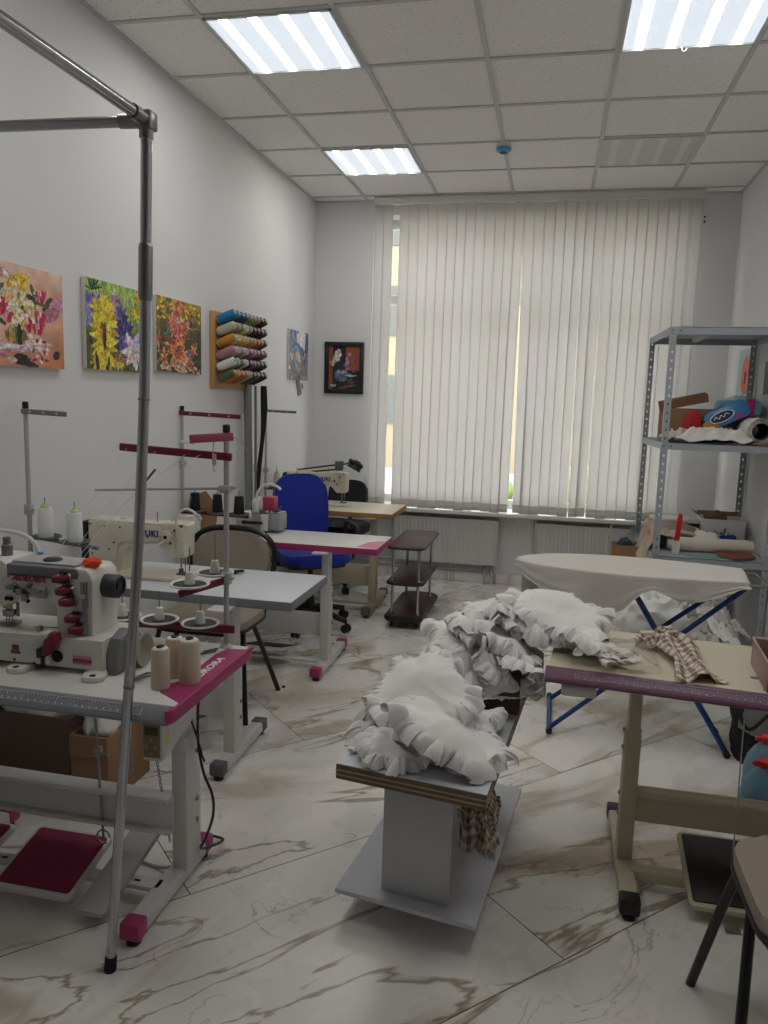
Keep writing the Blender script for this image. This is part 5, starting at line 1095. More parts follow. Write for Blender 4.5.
# ------------------------------------------------------------------ white board cart
ct = thing('cart', 'low white board cart on casters in the middle of the floor', 'cart', (-.29, 2.37, 0))
xa, xb, ya, yb = -.545, -.045, 2.0, 2.80
m = MB(); m.prism([(-.548, 2.035), (-.125, 1.968), (-.032, 2.79), (-.445, 2.85)], .082, .098, 'z', bev=.002)
m.build('bottom_board', mat('scuffed cool white board', (196, 199, 206), .5, var=.05, vscale=6), ct)
for q, y in ((-.46, 2.19), (-.16, 2.14), (-.10, 2.70), (-.40, 2.75)):
    m = MB(); m.cyl((q - .013, y, .03), (q + .013, y, .03), .03, n=18); m.box(q - .02, q - .015, y - .018, y + .018, .02, .075); m.box(q + .015, q + .02, y - .018, y + .018, .02, .075); m.box(q - .024, q + .024, y - .026, y + .026, .07, .082); m.build('caster', BLACK, ct)
m = MB(); CWB = mat('cool white board', (190, 193, 199), .5, var=.03, vscale=6); m.prism([(-.413, 2.06), (-.213, 2.033), (-.211, 2.055), (-.411, 2.082)], .098, .483, 'z', bev=.001); m.build('upright_panel', CWB, ct)
m = MB(); m.prism([(-.36, 2.70), (-.16, 2.673), (-.158, 2.695), (-.358, 2.722)], .098, .483, 'z', bev=.001); m.build('upright_panel', CWB, ct)
TB = [(-.532, 1.96), (-.108, 1.895), (-.026, 2.78), (-.45, 2.82)]
m = MB(); m.prism(TB, .483, .526, 'z', bev=.001); tb = m.build('top_board', PLY, ct)
m = MB()
for dz in (.494, .508): m.prism([(x + (.0012 if x > -.2 else -.0012), y + (-.0012 if y < 2.4 else .0012)) for x, y in TB], dz, dz + .004, 'z')
m.build('ply_layer', mat('pale plywood layer', (176, 160, 136), .8, var=.2, vscale=30), tb)
m = MB(); m.prism([(x * .999, y) for x, y in TB], .526, .5285, 'z'); m.build('top_laminate', LAM_BL, tb)
TOPZ = .5285
# dark cardboard box standing on the cart
bx = thing('cardboard_box', 'dark brown open cardboard box on the cart holding the frilled pieces', 'box', (-.19, 2.6, TOPZ))
bx0, bx1, by0, by1, bz1 = -.335, -.05, 2.44, 2.77, .69
for nm, a in (('side', (bx0, bx1, by0, by0 + .005)), ('side', (bx0, bx1, by1 - .005, by1)), ('side', (bx0, bx0 + .005, by0 + .005, by1 - .005)), ('side', (bx1 - .005, bx1, by0 + .005, by1 - .005))):
    MB().box(*a, TOPZ + .001, bz1, bev=.001).build(nm, CARD_D, bx)
MB().box(bx0 + .005, bx1 - .005, by0 + .005, by1 - .005, TOPZ + .001, TOPZ + .006).build('bottom', CARD_D, bx)
m = MB(); m.prism([(by0, bz1), (by0 + .005, bz1), (by0 - .055, bz1 - .08), (by0 - .06, bz1 - .078)], bx1 - .13, bx1, 'x'); m.build('flap', CARD_D, bx)
m = MB(); m.prism([(bx1 - .005, bz1), (bx1, bz1), (bx1 + .07, bz1 - .05), (bx1 + .068, bz1 - .055)], by0, by1, 'y'); m.build('flap', CARD_D, bx)

# ------------------------------------------------------------------ frilled cotton pieces
def ruffle(M, R, seed, label, zmin, dome=.03, frill=.05, n=15, crush=.02, group=None, zfn=None):
    """a cotton piece: smooth softly creased middle, irregular gathered frill round the rim"""
    k1 = n * .4; n = int(n * 1.7); R *= 1.05
    def ridge(x, y, z): return max(0, 1 - 2.6 * abs(fx(x, y, z, 2)))
    def f(u, v):
        th = 2 * PI * u; c, s_ = math.cos(th), math.sin(th)
        Rt = R * (1 + .26 * fx(c * 1.2, s_ * 1.2, seed, 2))
        q = min(1, v / .4); r = q * Rt; x, y = r * c, r * s_
        h = dome * .5 * (1 - q * q) + crush * 1.3 * fx(x * 6 + seed, y * 6, seed, 2) + crush * .5 * ridge(x * 5 + seed, y * 5, seed + 9) * (.4 + .6 * q)
        if v > .4:
            q = (v - .4) / .6; cc, ss = c * k1, s_ * k1
            ph = n * th + 3.0 * fx(c * 2, s_ * 2, seed + 3) + 2.4 * fx(c * 6, s_ * 6, seed + 4)
            w = (1 - 2 * abs(math.sin(ph / 2)) ** .65) * (.75 + 1.1 * fx(c * 5, s_ * 5, seed + 5)) + .7 * fx(cc * 2.2, ss * 2.2, seed + 31 + q * .6, 1)
            L = frill * (1.1 + .5 * fx(c * 3, s_ * 3, seed + 7) + .25 * fx(cc, ss, seed + 8, 1))
            phi = -.15 + 1.9 * fx(c * 1.6, s_ * 1.6, seed + 11, 2) - .7 * q + .35 * fx(cc * .6, ss * .6, seed + 13, 1)
            am = L * .34 * q ** .6
            rr = L * q * math.cos(phi) - am * w * math.sin(phi); hh = L * q * math.sin(phi) + am * w * math.cos(phi)
            th2 = th + .75 * am * math.sin(ph) / max(.05, Rt)
            x, y = (Rt + rr) * math.cos(th2), (Rt + rr) * math.sin(th2); h += hh
        p = M @ Vector((x, y, h)); lo = zmin if zfn is None else zfn(p.x, p.y)
        if p.z < lo + .003: p.z = lo + .003 + .3 * min(.03, (lo + .003 - p.z)) * abs(math.sin(2 * n * u))
        return p
    m = MB(); m.grid(f, 420, 34, cu=True)
    o = m.build('frilled_cotton_piece', COTTON, None, ang=180); tag(o, label, 'cloth', group)
    return o
G1 = 'frilled cotton pieces heaped on the cart'
def P(x, y, z, rx, ry, rz): return T(x, y, z, rad(rz), rad(rx), rad(ry))
low1 = 'white frilled cotton piece crushed low in the heap on the bare end of the cart'
ruffle(P(-.43, 2.12, .565, 8, -12, 20), .075, 1, low1, TOPZ, .03, .05, 11, .03, G1)
ruffle(P(-.40, 2.25, .60, -10, -10, 80), .085, 2, low1, TOPZ, .03, .05, 12, .03, G1)
ruffle(P(-.38, 2.03, .56, 14, -5, 140), .07, 3, low1, TOPZ, .03, .045, 11, .03, G1)
ruffle(P(-.22, 2.22, .585, -8, 8, 200), .09, 4, low1, TOPZ, .04, .05, 12, .03, G1)
ruffle(P(-.165, 2.06, .56, 8, 10, 250), .075, 5, low1, TOPZ, .03, .045, 11, .03, G1)
ruffle(P(-.36, 2.17, .615, 10, -8, 30), .105, 9, low1, TOPZ, .03, .05, 13, .025, G1)
ruffle(P(-.335, 2.20, .685, 22, -9, 10), .125, 6, 'large smooth white frilled piece crowning the heap on the bare end of the cart', TOPZ, .035, .05, 15, .02, G1)
ruffle(P(-.225, 2.07, .625, 24, 12, 60), .13, 7, 'large white frilled piece sloping to the front corner of the cart', TOPZ, .03, .05, 15, .018, G1)
G2 = 'frilled cotton pieces spilling out of the box on the cart'
low2 = 'white frilled cotton piece crumpled in the box on the cart'
def zf(x, y): return ZT if x > .045 else (.64 if y > 2.44 else .60)
for k, (x, y, z, rx, ry, rz, R) in enumerate(((-.30, 2.50, .705, 18, -22, 0, .075), (-.235, 2.47, .71, 35, -5, 60, .075), (-.15, 2.46, .70, 42, 8, 110, .08), (-.27, 2.62, .76, -10, -18, 30, .08), (-.18, 2.58, .79, 14, -8, 200, .085), (-.10, 2.50, .75, 30, 12, 90, .08), (-.06, 2.44, .665, 55, 10, 150, .075), (-.02, 2.60, .80, 8, 6, 40, .09), (-.10, 2.41, .62, 68, 6, 20, .06), (-.20, 2.43, .66, 60, -6, 70, .06), (-.32, 2.43, .67, 40, -25, 10, .05))):
    ruffle(P(x, y, z, rx, ry, rz), R, 20 + k, low2, .60, .035, .045, 12, .035, G2, zf)
ruffle(P(-.14, 2.66, .84, 12, -10, 300), .10, 31, 'smooth white frilled piece standing highest at the back of the box on the cart', .6, .03, .05, 13, .025, G2, zf)
ruffle(P(.055, 2.62, .845, 16, 8, 20), .13, 32, 'broad smooth white frilled piece bridging the cart box and the purple-edged table', .6, .03, .05, 15, .02, G2, zf)
ruffle(P(.155, 2.50, .785, 14, 10, 70), .09, 33, 'white frilled piece lying on the left end of the purple-edged table', .6, .03, .045, 12, .025, G2, zf)

# checked cloth under the cart top
def checked(name, label, f, nu, nv, uvs):
    m = MB(); m.grid(f, nu, nv, uv=lambda u, v: (u * uvs[0], v * uvs[1])); o = m.build(name, CHECK, None, ang=180, solid=.002); return tag(o, label, 'cloth')
def chk1(u, v):
    x = -.215 + .12 * u + .025 * fx(u * 3, v * 3, 2); y = 2.34 + .2 * v * .7 + .03 * fx(u * 3, v * 3, 4) - .05 * u
    z = .10 + .30 * (v ** .7) * (1 - .55 * u) + .035 * abs(fx(u * 5, v * 5, 6)) * (1 - v) + .012 * math.sin(u * 22 + v * 4)
    return (x, y, max(.1, z))
checked('checked_cloth', 'brown checked cloth stuffed between the two boards of the cart', chk1, 40, 40, (8, 14))

# ------------------------------------------------------------------ things on T5
def chk2(u, v):
    # a tied checked sash: narrow at the knot, spreading to the near end
    path = [Vector(p) for p in ((.335, 2.60, .762), (.385, 2.665, .77), (.435, 2.64, .782), (.45, 2.52, .77), (.462, 2.40, .762), (.475, 2.315, .757))]
    t = v * (len(path) - 1); i = min(int(t), len(path) - 2); c = path[i].lerp(path[i + 1], t - i); d = (path[i + 1] - path[i]); d.z = 0; d.normalize(); n = Vector((-d.y, d.x, 0))
    w = .035 + .03 * abs(math.sin(v * 4.4)) + .012 * v - .028 * math.exp(-((v - .38) / .06) ** 2)
    s = (u - .5) * 2
    return c + n * (s * w) + Vector((0, 0, .012 * math.cos(s * 5 + v * 6) + .018 * (1 - s * s) * (.6 + .6 * math.exp(-((v - .38) / .08) ** 2)) - .008 + .008 * fx(u * 6, v * 12, 3)))
checked('checked_scarf', 'brown checked sash knotted and lying across the purple-edged table', chk2, 24, 70, (4.5, 17))
def knot(u, v):
    p = crump((.418, 2.655, .79), .03, (1.2, .9, .7), .4, 2.0, 8)(u, v); return p
m = MB(); m.grid(knot, 20, 12, cu=True, uv=lambda u, v: (u * 8, v * 4)); o = m.build('sash_knot', CHECK, bpy.data.objects['checked_scarf'] if False else None, ang=180)
o.parent = bpy.data.objects['checked_scarf']; o.matrix_parent_inverse = bpy.data.objects['checked_scarf'].matrix_world.inverted()
def film(u, v):
    p = Vector((.10 + .27 * u, 2.34 + .27 * v + .03 * u, ZT + .006))
    e = min(u, 1 - u, v, 1 - v) * 4; p.z += .045 * min(1, e) * (.8 + .3 * fx(u * 4, v * 4, 2)) + .008 * abs(fx(u * 9, v * 9, 5)); p.x += .02 * fx(u * 3, v * 3, 7); p.y += .02 * fx(u * 3, v * 3, 9); p.z = max(ZT + .003, p.z); return p
m = MB(); m.grid(film, 44, 40); tag(m.build('plastic_bag', BAGC, None, ang=180), 'clear crinkled plastic bag lying on the purple-edged table', 'bag')
for k in range(16):
    x, y = .20 + RND.uniform(-.05, .09), 2.37 + RND.uniform(-.03, .09); a = RND.uniform(0, 3)
    m = MB(T(x, y, ZT + .005 + .0022 * k, a)); L = RND.uniform(.025, .05)
    m.grid(lambda u, v: ((u - .5) * 2 * L, (v - .5) * .022, .006 * abs(math.sin(u * 7 + k)) + .004 * v), 12, 3)
    o = m.build('fabric_scrap', LINEN if k % 4 == 0 else PAPER, None, ang=180); tag(o, 'small crumpled pale scrap inside the clear plastic bag', 'scrap', 'scraps in the plastic bag')
tr = thing('tray_box', 'mauve-brown open box at the right edge of the purple-edged table', 'box', (.82, 2.42, ZT))
M = T(.64, 2.29, ZT + .001, rad(-4)); TBM = mat('mauve brown metal', (148, 118, 112), .4)
for a in ((0, .34, 0, .006), (0, .34, .254, .26), (0, .006, .006, .254), (.334, .34, .006, .254)): MB(M).box(*a, 0, .085, bev=.002).build('side', TBM, tr)
MB(M).box(.006, .334, .006, .254, 0, .005).build('bottom', TBM, tr)
m = MB(M); m.tube([(0, 0, .086), (.34, 0, .086), (.34, .26, .086), (0, .26, .086)], .004, 6, closed=True); m.build('rim', mat('pale rim', (206, 190, 180), .4), tr)

# water jugs
WATER = glassy('pale blue water', (206, 230, 242), .02, .05)
def jug(x, y, label):
    j = thing('water_jug', label, 'water jug', (x, y, 0), group='blue water jugs')
    S_ = Matrix.Translation((x, y, 0)) @ Matrix.Scale(.84, 4) @ Matrix.Translation((-x, -y, 0))
    pr = [(.0, .004), (.075, .0), (.092, .008), (.095, .03), (.092, .055), (.095, .08), (.092, .11), (.095, .14), (.093, .175), (.082, .22), (.058, .262), (.034, .288), (.026, .292), (.026, .312)]
    m = MB(S_); m.lathe(pr, (x, y, 0), 36); m.build('bottle', JUGB, j)
    m = MB(S_); m.lathe([(.0, .009), (.086, .011), (.088, .03), (.0885, .13), (.0885, .135), (0, .135)], (x, y, 0), 32); m.build('water', WATER, j)
    m = MB(S_); m.lathe([(.028, .298), (.029, .302), (.029, .322), (.026, .327), (0, .327)], (x, y, 0), 20); m.build('cap', REDP, j)
    m = MB(S_); m.tube(smoothpath([(x - .03, y, .30), (x - .055, y - .02, .315), (x - .05, y - .045, .335), (x, y - .05, .328), (x + .05, y - .04, .33), (x + .055, y - .015, .31), (x + .03, y, .30)], 5), [.007] * 31, 8); m.build('handle', REDP, j)
jug(.835, 2.90, 'blue plastic water jug with red cap and handle, nearer the table beam')
jug(.90, 3.13, 'blue plastic water jug with red cap and handle, farther from the table beam')
bgx = thing('tote_bag', 'black and grey bag standing on the floor behind the water jugs', 'bag', (1.0, 3.5, 0))
m = MB(); m.grid(lambda u, v: (1.0 + (.12 + .03 * v) * math.copysign(abs(math.cos(2 * PI * u)) ** .6, math.cos(2 * PI * u)) + .01 * fx(u * 6, v * 4, 1), 3.55 + .11 * math.copysign(abs(math.sin(2 * PI * u)) ** .6, math.sin(2 * PI * u)) + .02 * fx(u * 6, v * 4, 3), .002 + .33 * v + .015 * fx(u * 5, 0, 6) * v), 40, 14, cu=True); m.build('body', BLACK_F, bgx)
m = MB(); m.grid(lambda u, v: (.86 + .24 * u, 3.425 - .012 * math.sin(PI * v) - .01 * fx(u * 4, v * 4), .345 - .20 * v * (1 - .6 * abs(u - .3))), 16, 10); m.build('flap', mat('grey canvas', (150, 148, 144), .9), bgx, solid=.003)
m = MB(); m.tube(smoothpath([(.90, 3.43, .33), (.86, 3.40, .25), (.90, 3.39, .19), (.97, 3.40, .26)], 6), .008, 6); m.build('strap', BLACK_F, bgx)

# ------------------------------------------------------------------ ironing board
ib = thing('ironing_board', 'ironing board under a white cloth with blue tube legs', 'ironing board', (.42, 3.74, 0))
OUT = [(-.135, 3.745), (-.06, 3.66), (.06, 3.60), (.25, 3.555), (.46, 3.535), (.70, 3.55), (.855, 3.575), (.89, 3.60), (.925, 3.86), (.90, 3.90), (.70, 3.955), (.40, 3.995), (.10, 3.965), (-.07, 3.87), (-.125, 3.80)]
ol = smoothpath([(x, y, 0) for x, y in OUT + OUT[:1]], 9)[:-1]; NO = len(ol); CB = Vector((.42, 3.755, 0)); ZB = .79
m = MB(); m.prism([(CB.x + (p.x - CB.x) * .97, CB.y + (p.y - CB.y) * .95) for p in ol], ZB - .03, ZB - .012, 'z'); m.build('board', STEEL_G, ib)
HEM = [(-.14, .745), (-.05, .70), (.08, .645), (.2, .60), (.28, .585), (.36, .625), (.43, .71), (.48, .735), (.53, .715), (.60, .685), (.68, .69), (.78, .725), (.85, .755), (.92, .76)]
def hem(p):
    if p.y > CB.y + .05: return ZB - .09 - .02 * math.sin(p.x * 14)
    for (a, za), (b, zb) in zip(HEM, HEM[1:]):
        if a <= p.x <= b: return za + (zb - za) * (p.x - a) / (b - a)
    return .74 if p.x < 0 else .76
rings = []
for s in (0.02, .25, .5, .75, .93): rings.append([CB + (p - CB) * s + Vector((0, 0, ZB + .003 * fx(p.x * 4 * s, p.y * 4, 1))) for p in ol])
rings.append([CB + (p - CB) * .993 + Vector((0, 0, ZB - .001)) for p in ol]); rings.append([p + Vector((0, 0, ZB - .007)) for p in ol])
for v in [i / 12 for i in range(1, 13)]:
    R_ = []
    for i, p in enumerate(ol):
        a = i / NO * 2 * PI; d = (ol[(i + 1) % NO] - ol[i - 1]); n = Vector((d.y, -d.x, 0)).normalized(); h = hem(p); D = ZB - .009 - h
        w = .003 * v + .012 * v * math.sin(p.x * 17 + 2 * fx(p.x * 3, p.y * 3)) * min(1, D / .1) + .012 * v * max(0, 1 - 3 * abs(fx(p.x * 5 + v * 1.2, p.y * 5, v * 1.5)))
        R_.append(p + n * w + Vector((0, 0, ZB - .009 - D * v)))
    rings.append(R_)
m = MB(); nr = len(rings); m.add([q for r_ in rings for q in r_], [[j * NO + i, j * NO + (i + 1) % NO, (j + 1) * NO + (i + 1) % NO, (j + 1) * NO + i] for j in range(nr - 1) for i in range(NO)] + [list(range(NO))])
cv = m.build('white_cloth', mat('ironing cloth', (214, 211, 204), .95, var=.03, vscale=8, bump=.06, bscale=300), None, ang=180); tag(cv, 'white cloth draped over the ironing board', 'cloth')
def frame(pa, pb, ya, yb_, ya2, yb2, n):
    for i, (y0_, y1_) in enumerate(((ya, ya2), (yb_, yb2))):
        m = MB(); m.cyl((pa[0], y0_, pa[1]), (pb[0], y1_, pb[1]), .0115, n=12); m.build('leg', BLUE_L, ib)
    m = MB(); m.cyl((pa[0], ya - .03, pa[1]), (pa[0], yb_ + .03, pa[1]), .0115, n=12); m.build('foot_bar', BLUE_L, ib)
    for y in (ya - .035, yb_ + .035):
        m = MB(); m.cyl((pa[0], y - .012, pa[1]), (pa[0], y + .02, pa[1]), .015, n=12); m.build('foot_cap', BLACK, ib)
frame((.07, .016), (.90, .765), 3.58, 3.95, 3.62, 3.80, 0)
frame((.845, .016), (.365, .765), 3.54, 3.72, 3.64, 3.80, 1)
m = MB(); m.cyl((.56, 3.6, .455), (.56, 3.83, .455), .007, n=8); m.build('pivot', STEEL, ib)
m = MB(); m.box(-.10, -.02, 3.70, 3.78, .60, ZB - .03, bev=.01); m.build('tip_bracket', GREYL, ib)
m = MB(); m.cyl((.87, 3.60, ZB - .02), (.98, 3.60, ZB - .02), .006, n=8); m.cyl((.87, 3.87, ZB - .02), (.98, 3.87, ZB - .02), .006, n=8); m.cyl((.98, 3.60, ZB - .02), (.98, 3.87, ZB - .02), .006, n=8); m.build('iron_rest', STEEL, ib)

# ------------------------------------------------------------------ steel shelving unit
sh = thing('shelving_unit', 'grey perforated steel shelving unit against the right wall', 'shelving unit', (.94, 5.2, 0))
sx0, sx1, sy0, sy1 = .635, 1.288, 4.80, 5.60
def angle_post(x, y, dx, dy):
    m = MB(); W_, th = .036, .002; x2, y2 = x + dx * W_, y + dy * W_
    def strip(horizontal):
        # a flange with a column of real slots
        pitch = .05; z = .0
        a, b = (x, x2) if horizontal else (y, y2)
        c0, c1 = (a + (b - a) * .36), (a + (b - a) * .64)
        def bx(p, q, z0, z1):
            lo, hi = min(p, q), max(p, q)
            if horizontal: m.box(lo, hi, min(y, y + dy * th), max(y, y + dy * th), z0, z1)
            else: m.box(min(x, x + dx * th), max(x, x + dx * th), lo, hi, z0, z1)
        bx(a, c0, 0, 2.0); bx(c1, b, 0, 2.0)
        while z < 2.0 - 1e-6: bx(c0, c1, z + .014, min(2.0, z + pitch)); z += pitch
    strip(True); strip(False)
    k = m.build('post', STEEL_G, sh, smooth=False)
    f = MB(); f.box(min(x, x2), max(x, x2), min(y, y2), max(y, y2), 0, .012); f.build('foot_cap', BLACK, k)
for x, dx in ((sx0, 1), (sx1, -1)):
    for y, dy in ((sy0, 1), (sy1, -1)): angle_post(x - (.024 if y > 5 and x < 1 else 0), y, dx, dy)
for z in (.09, .655, 1.335, 2.0):
    m = MB(); e = .003
    h = .042; m.prism([(sx0 + e, sy0 + e), (sx1 - e, sy0 + e), (sx1 - e, sy1 - e), (sx0 + e - .024, sy1 - e)], z - .004, z, 'z')
    m.box(sx0 + e, sx1 - e, sy0 + e, sy0 + e + .002, z - h, z); m.box(sx0 + e, sx1 - e, sy1 - e - .002, sy1 - e, z - h, z); m.prism([(sx0 + e, sy0 + e), (sx0 + e + .002, sy0 + e), (sx0 + e - .022, sy1 - e), (sx0 + e - .024, sy1 - e)], z - h, z, 'z'); m.box(sx1 - e - .002, sx1 - e, sy0 + e, sy1 - e, z - h, z)
    m.prism([(sx0 + .25, z - .03), (sx0 + .27, z - .03), (sx0 + .29, z - .005), (sx0 + .23, z - .005)], sy0 + .01, sy1 - .01, 'y')
    k = m.build('shelf', STEEL_G, sh)
    b = MB()
    for q in (sx0 + .012, sx0 + .055):
        b.lathe([(.007, 0), (.007, .003), (.003, .005), (0, .005)], M=T(q, sy0 + .001, z - .02, 0, PI / 2), n=8)
    b.build('bolt', STEEL, k)
# upper shelf contents (z 1.335)
zs = 1.336
cb2 = thing('cardboard_box', 'brown cardboard box with tilted lid on the middle shelf of the steel unit', 'box', (.82, 5.28, zs))
m = MB()
for a in ((.68, .95, 5.18, 5.185), (.68, .95, 5.375, 5.38), (.68, .685, 5.185, 5.375), (.945, .95, 5.185, 5.375)): MB().box(*a, zs, zs + .2, bev=.001).build('side', CARD, cb2)
MB().box(.685, .945, 5.185, 5.375, zs, zs + .005).build('bottom', CARD, cb2)
m = MB(T(.80, 5.27, zs + .262, rad(-6), rad(4), rad(-13))); m.box(-.145, .145, -.10, .10, 0, .006, bev=.002); m.box(-.145, .145, -.10, -.095, -.045, .003); m.box(-.145, -.14, -.10, .10, -.045, .003); m.box(.14, .145, -.10, .10, -.045, .003); m.build('lid', mat('brown cardboard lid', (136, 100, 74), .9, var=.1), cb2)
m = MB(); m.prism([(.95, zs + .2), (.955, zs + .2), (1.03, zs + .205), (.98, zs + .10), (.95, zs + .09)], 5.182, 5.187, 'y'); m.build('flap', CARD, cb2)
def crumple(name, label, cat, c, size, seed, m_, amp=.3, grp=None, n=34):
    b = MB(); b.grid(crump(c, 1, size, amp, 1.7, seed), n, n // 2, cu=True)
    for i, p in enumerate(b.v):
        if p.z < c[2] - size[2] * .62: b.v[i] = Vector((p.x, p.y, c[2] - size[2] * .62))
    return tag(b.build(name, m_, None, ang=55), label, cat, grp)
def sheet(name, label, cat, x, y, z, w, d, rz, h, seed, m_, grp=None, zfn=None, fr=4, kind=None, nu=34, nv=26):
    """crumpled sheet lying on something"""
    M = T(x, y, z, rz)
    def f(u, v):
        q = Vector(((u - .5) * w * (1 + .15 * fx(v * 3, seed)), (v - .5) * d * (1 + .15 * fx(u * 3, seed + 5)), h * (.8 * max(0, 1 - 2.4 * abs(fx(u * fr * .5, v * fr * .5, seed, 2))) + .3 * max(0, 1 - 2.2 * abs(fx(u * 4, v * 4, seed + 1, 1)))) * min(1, .25 + 5 * min(u, 1 - u, v, 1 - v))))
        return M @ q
    b = MB(); b.grid(f, nu, nv); return tag(b.build(name, m_, None, ang=50), label, cat, grp, kind)
m = MB(); m.grid(crump((.85, 5.12, zs + .085), 1, (.055, .04, .10), .15, 2, 5), 24, 14, cu=True); tag(m.build('red_pouch', mat('red cloth', (176, 40, 42), .85, bump=.1), None), 'red pouch in front of the brown box on the steel shelf', 'pouch')
sheet('paper_sheet', 'crumpled white paper along the front of the middle steel shelf', 'paper', .93, 4.93, zs + .004,   .42, .2, rad(4), .085, 3, PAPER)
sheet('paper_sheet', 'cream torn paper piece beside the shelving post', 'paper', .76, 5.02, zs + .01, .20, .13, rad(40), .07, 8, COTTON_C)
crumple('gold_cloth', 'gold-brown cloth scrap beside the red pouch on the steel shelf', 'cloth', (0.95, 5.08, zs + .05), (0.075, 0.06, 0.06), 12, mat('gold brown cloth', (178, 138, 66), .8, var=.3, vscale=14), .42)
crumple('black_cloth', 'black cloth scrap beside the gold one on the steel shelf', 'cloth', (0.9, 5.13, zs + .075), (0.05, 0.045, 0.05), 14, BLACK_F, .42)
crumple('brown_cloth', 'brown cloth scrap under the blue packet on the steel shelf', 'cloth', (1.04, 5.07, zs + .04), (0.075, 0.06, 0.055), 16, mat('brown cloth', (104, 72, 52), .9), .42)
sheet('dark_cloth', 'flat dark fabric lying along the bottom of the middle shelf', 'cloth', .9, 4.93, zs + .001, .5, .2, 0, .012, 18, mat('charcoal cloth', (70, 66, 64), .9))
bp = thing('blue_packet', 'bright blue packet with an oval emblem on the steel shelf', 'packet', (1.04, 5.16, zs)); M = T(1.045, 5.13, zs + .165, rad(-8), rad(78), 0) @ Euler((0, 0, rad(28))).to_matrix().to_4x4()
m = MB(M); m.prism(rrect(-.13, .13, -.055, .055, .03), -.025, .025, 'z', bev=.012); m.build('pack', mat('bright blue film', (44, 128, 186), .3), bp)
m = MB(M); m.prism([(-.03 + .075 * math.cos(rad(a)), .034 * math.sin(rad(a))) for a in range(0, 360, 12)], .025, .0262, 'z'); m.prism([(-.03 + .068 * math.cos(rad(a)), .029 * math.sin(rad(a))) for a in range(0, 360, 12)], .026, .027, 'z', 1)
m.tube(smoothpath([(-.08, -.004, .028), (-.065, .012, .028), (-.05, -.008, .028), (-.035, .01, .028), (-.02, -.006, .028), (-.005, .01, .028), (.015, 0, .028)], 5), .0028, 5, 0); m.build('emblem', [LINE_W, mat('dark navy print', (24, 34, 72), .5)], bp)
m = MB(M); m.prism([(.06 + .035 * math.cos(rad(a)), -.035 + .02 * math.sin(rad(a))) for a in range(0, 360, 20)], .0245, .0262, 'z'); m.build('round_mark', mat('purple print', (136, 66, 140), .5), bp)
pb = thing('fabric_pack', 'clear film pack of pale blue fabric with a magenta band on the steel shelf', 'pack', (1.17, 5.33, zs))
m = MB(); m.box(1.04, 1.262, 5.2, 5.5, zs, zs + .16, bev=.03); m.build('cream_stack', mat('beige folded cloth', (178, 168, 150), .9), pb)
m = MB(); m.box(1.03, 1.266, 5.19, 5.5, zs + .161, zs + .262, bev=.035); m.build('blue_stack', mat('pale blue cloth', (120, 170, 200), .8, var=.25, vscale=10), pb)
m = MB(); m.box(1.165, 1.215, 5.182, 5.192, zs + .02, zs + .27, bev=.003); m.build('magenta_band', mat('bright magenta ribbon', (182, 34, 130), .4), pb)
m = MB(); m.grid(crump((1.15, 5.34, zs + .14), 1, (.125, .17, .15), .1, 2, 5), 28, 16, cu=True)
for i, p in enumerate(m.v): m.v[i] = Vector((min(p.x, 1.268), p.y, max(p.z, zs + .002)))
m.build('clear_film', BAGC, pb)
rl = thing('paper_roll', 'large loose roll of dark-lined paper at the front of the middle steel shelf', 'roll', (1.17, 5.0, zs))
def spiral(u, v):
    a = 2 * PI * 2.6 * u; r = .048 + .011 * u * 2.6; return (1.19 + r * math.cos(a), 4.87 + .28 * v, zs + .08 + r * math.sin(a))
m = MB(); m.grid(spiral, 110, 4); m.build('sheet', PAPER, rl, solid=.003)
m = MB(); m.grid(lambda u, v: (1.19 + .046 * math.cos(2 * PI * u), 4.875 + .27 * v, zs + .08 + .046 * math.sin(2 * PI * u)), 30, 2, cu=True); m.build('dark_lining', mat('dark brown lining', (60, 48, 46), .8), rl)
sheet('brown_paper', 'brown wrapping paper beneath the loose roll on the steel shelf', 'paper', 1.14, 4.92, zs + .001, .24, .18, 0, .012, 23, CARD)
# right wall bits seen through the unit
po = thing('wall_poster', 'pink and pale blue poster on the right wall behind the shelving unit', 'poster', (XR, 5.92, 1.66))
MB().box(XR - .004, XR - .001, 5.72, 6.12, 1.60, 1.96).build('sheet', mat('pale blue poster paper', (176, 204, 204), .8), po)
MB().prism([(5.78, 1.66), (5.8, 1.88), (5.9, 1.92), (5.98, 1.85), (6.0, 1.70), (5.9, 1.64)], XR - .006, XR - .004, 'x').build('pink_shape', mat('salmon print', (226, 132, 112), .7, var=.3, vscale=20), po)
MB().box(XR - .007, XR - .006, 5.86, 5.9, 1.72, 1.80).build('dark_shape', mat('brown print', (110, 60, 52), .7), po)
gl_ = thing('wall_picture', 'dark plum photograph on the right wall above the fabric pack', 'picture', (XR, 5.2, 1.65))
MB().box(XR - .012, XR - .001, 5.05, 5.34, 1.64, 1.84, bev=.002).build('print', mat('plum print', (88, 50, 58), .4, var=.6, vscale=16), gl_)
MB().box(XR - .013, XR - .0005, 5.335, 5.345, 1.635, 1.845).build('edge', LINE_W, gl_)
# top of the unit
m = MB(); m.box(.82, .98, 4.9, 5.05, 2.001, 2.014, bev=.003, M=T(0, 0, 0)); tag(m.build('flat_packet', PAPER), 'flat white packet lying on top of the shelving unit', 'packet')
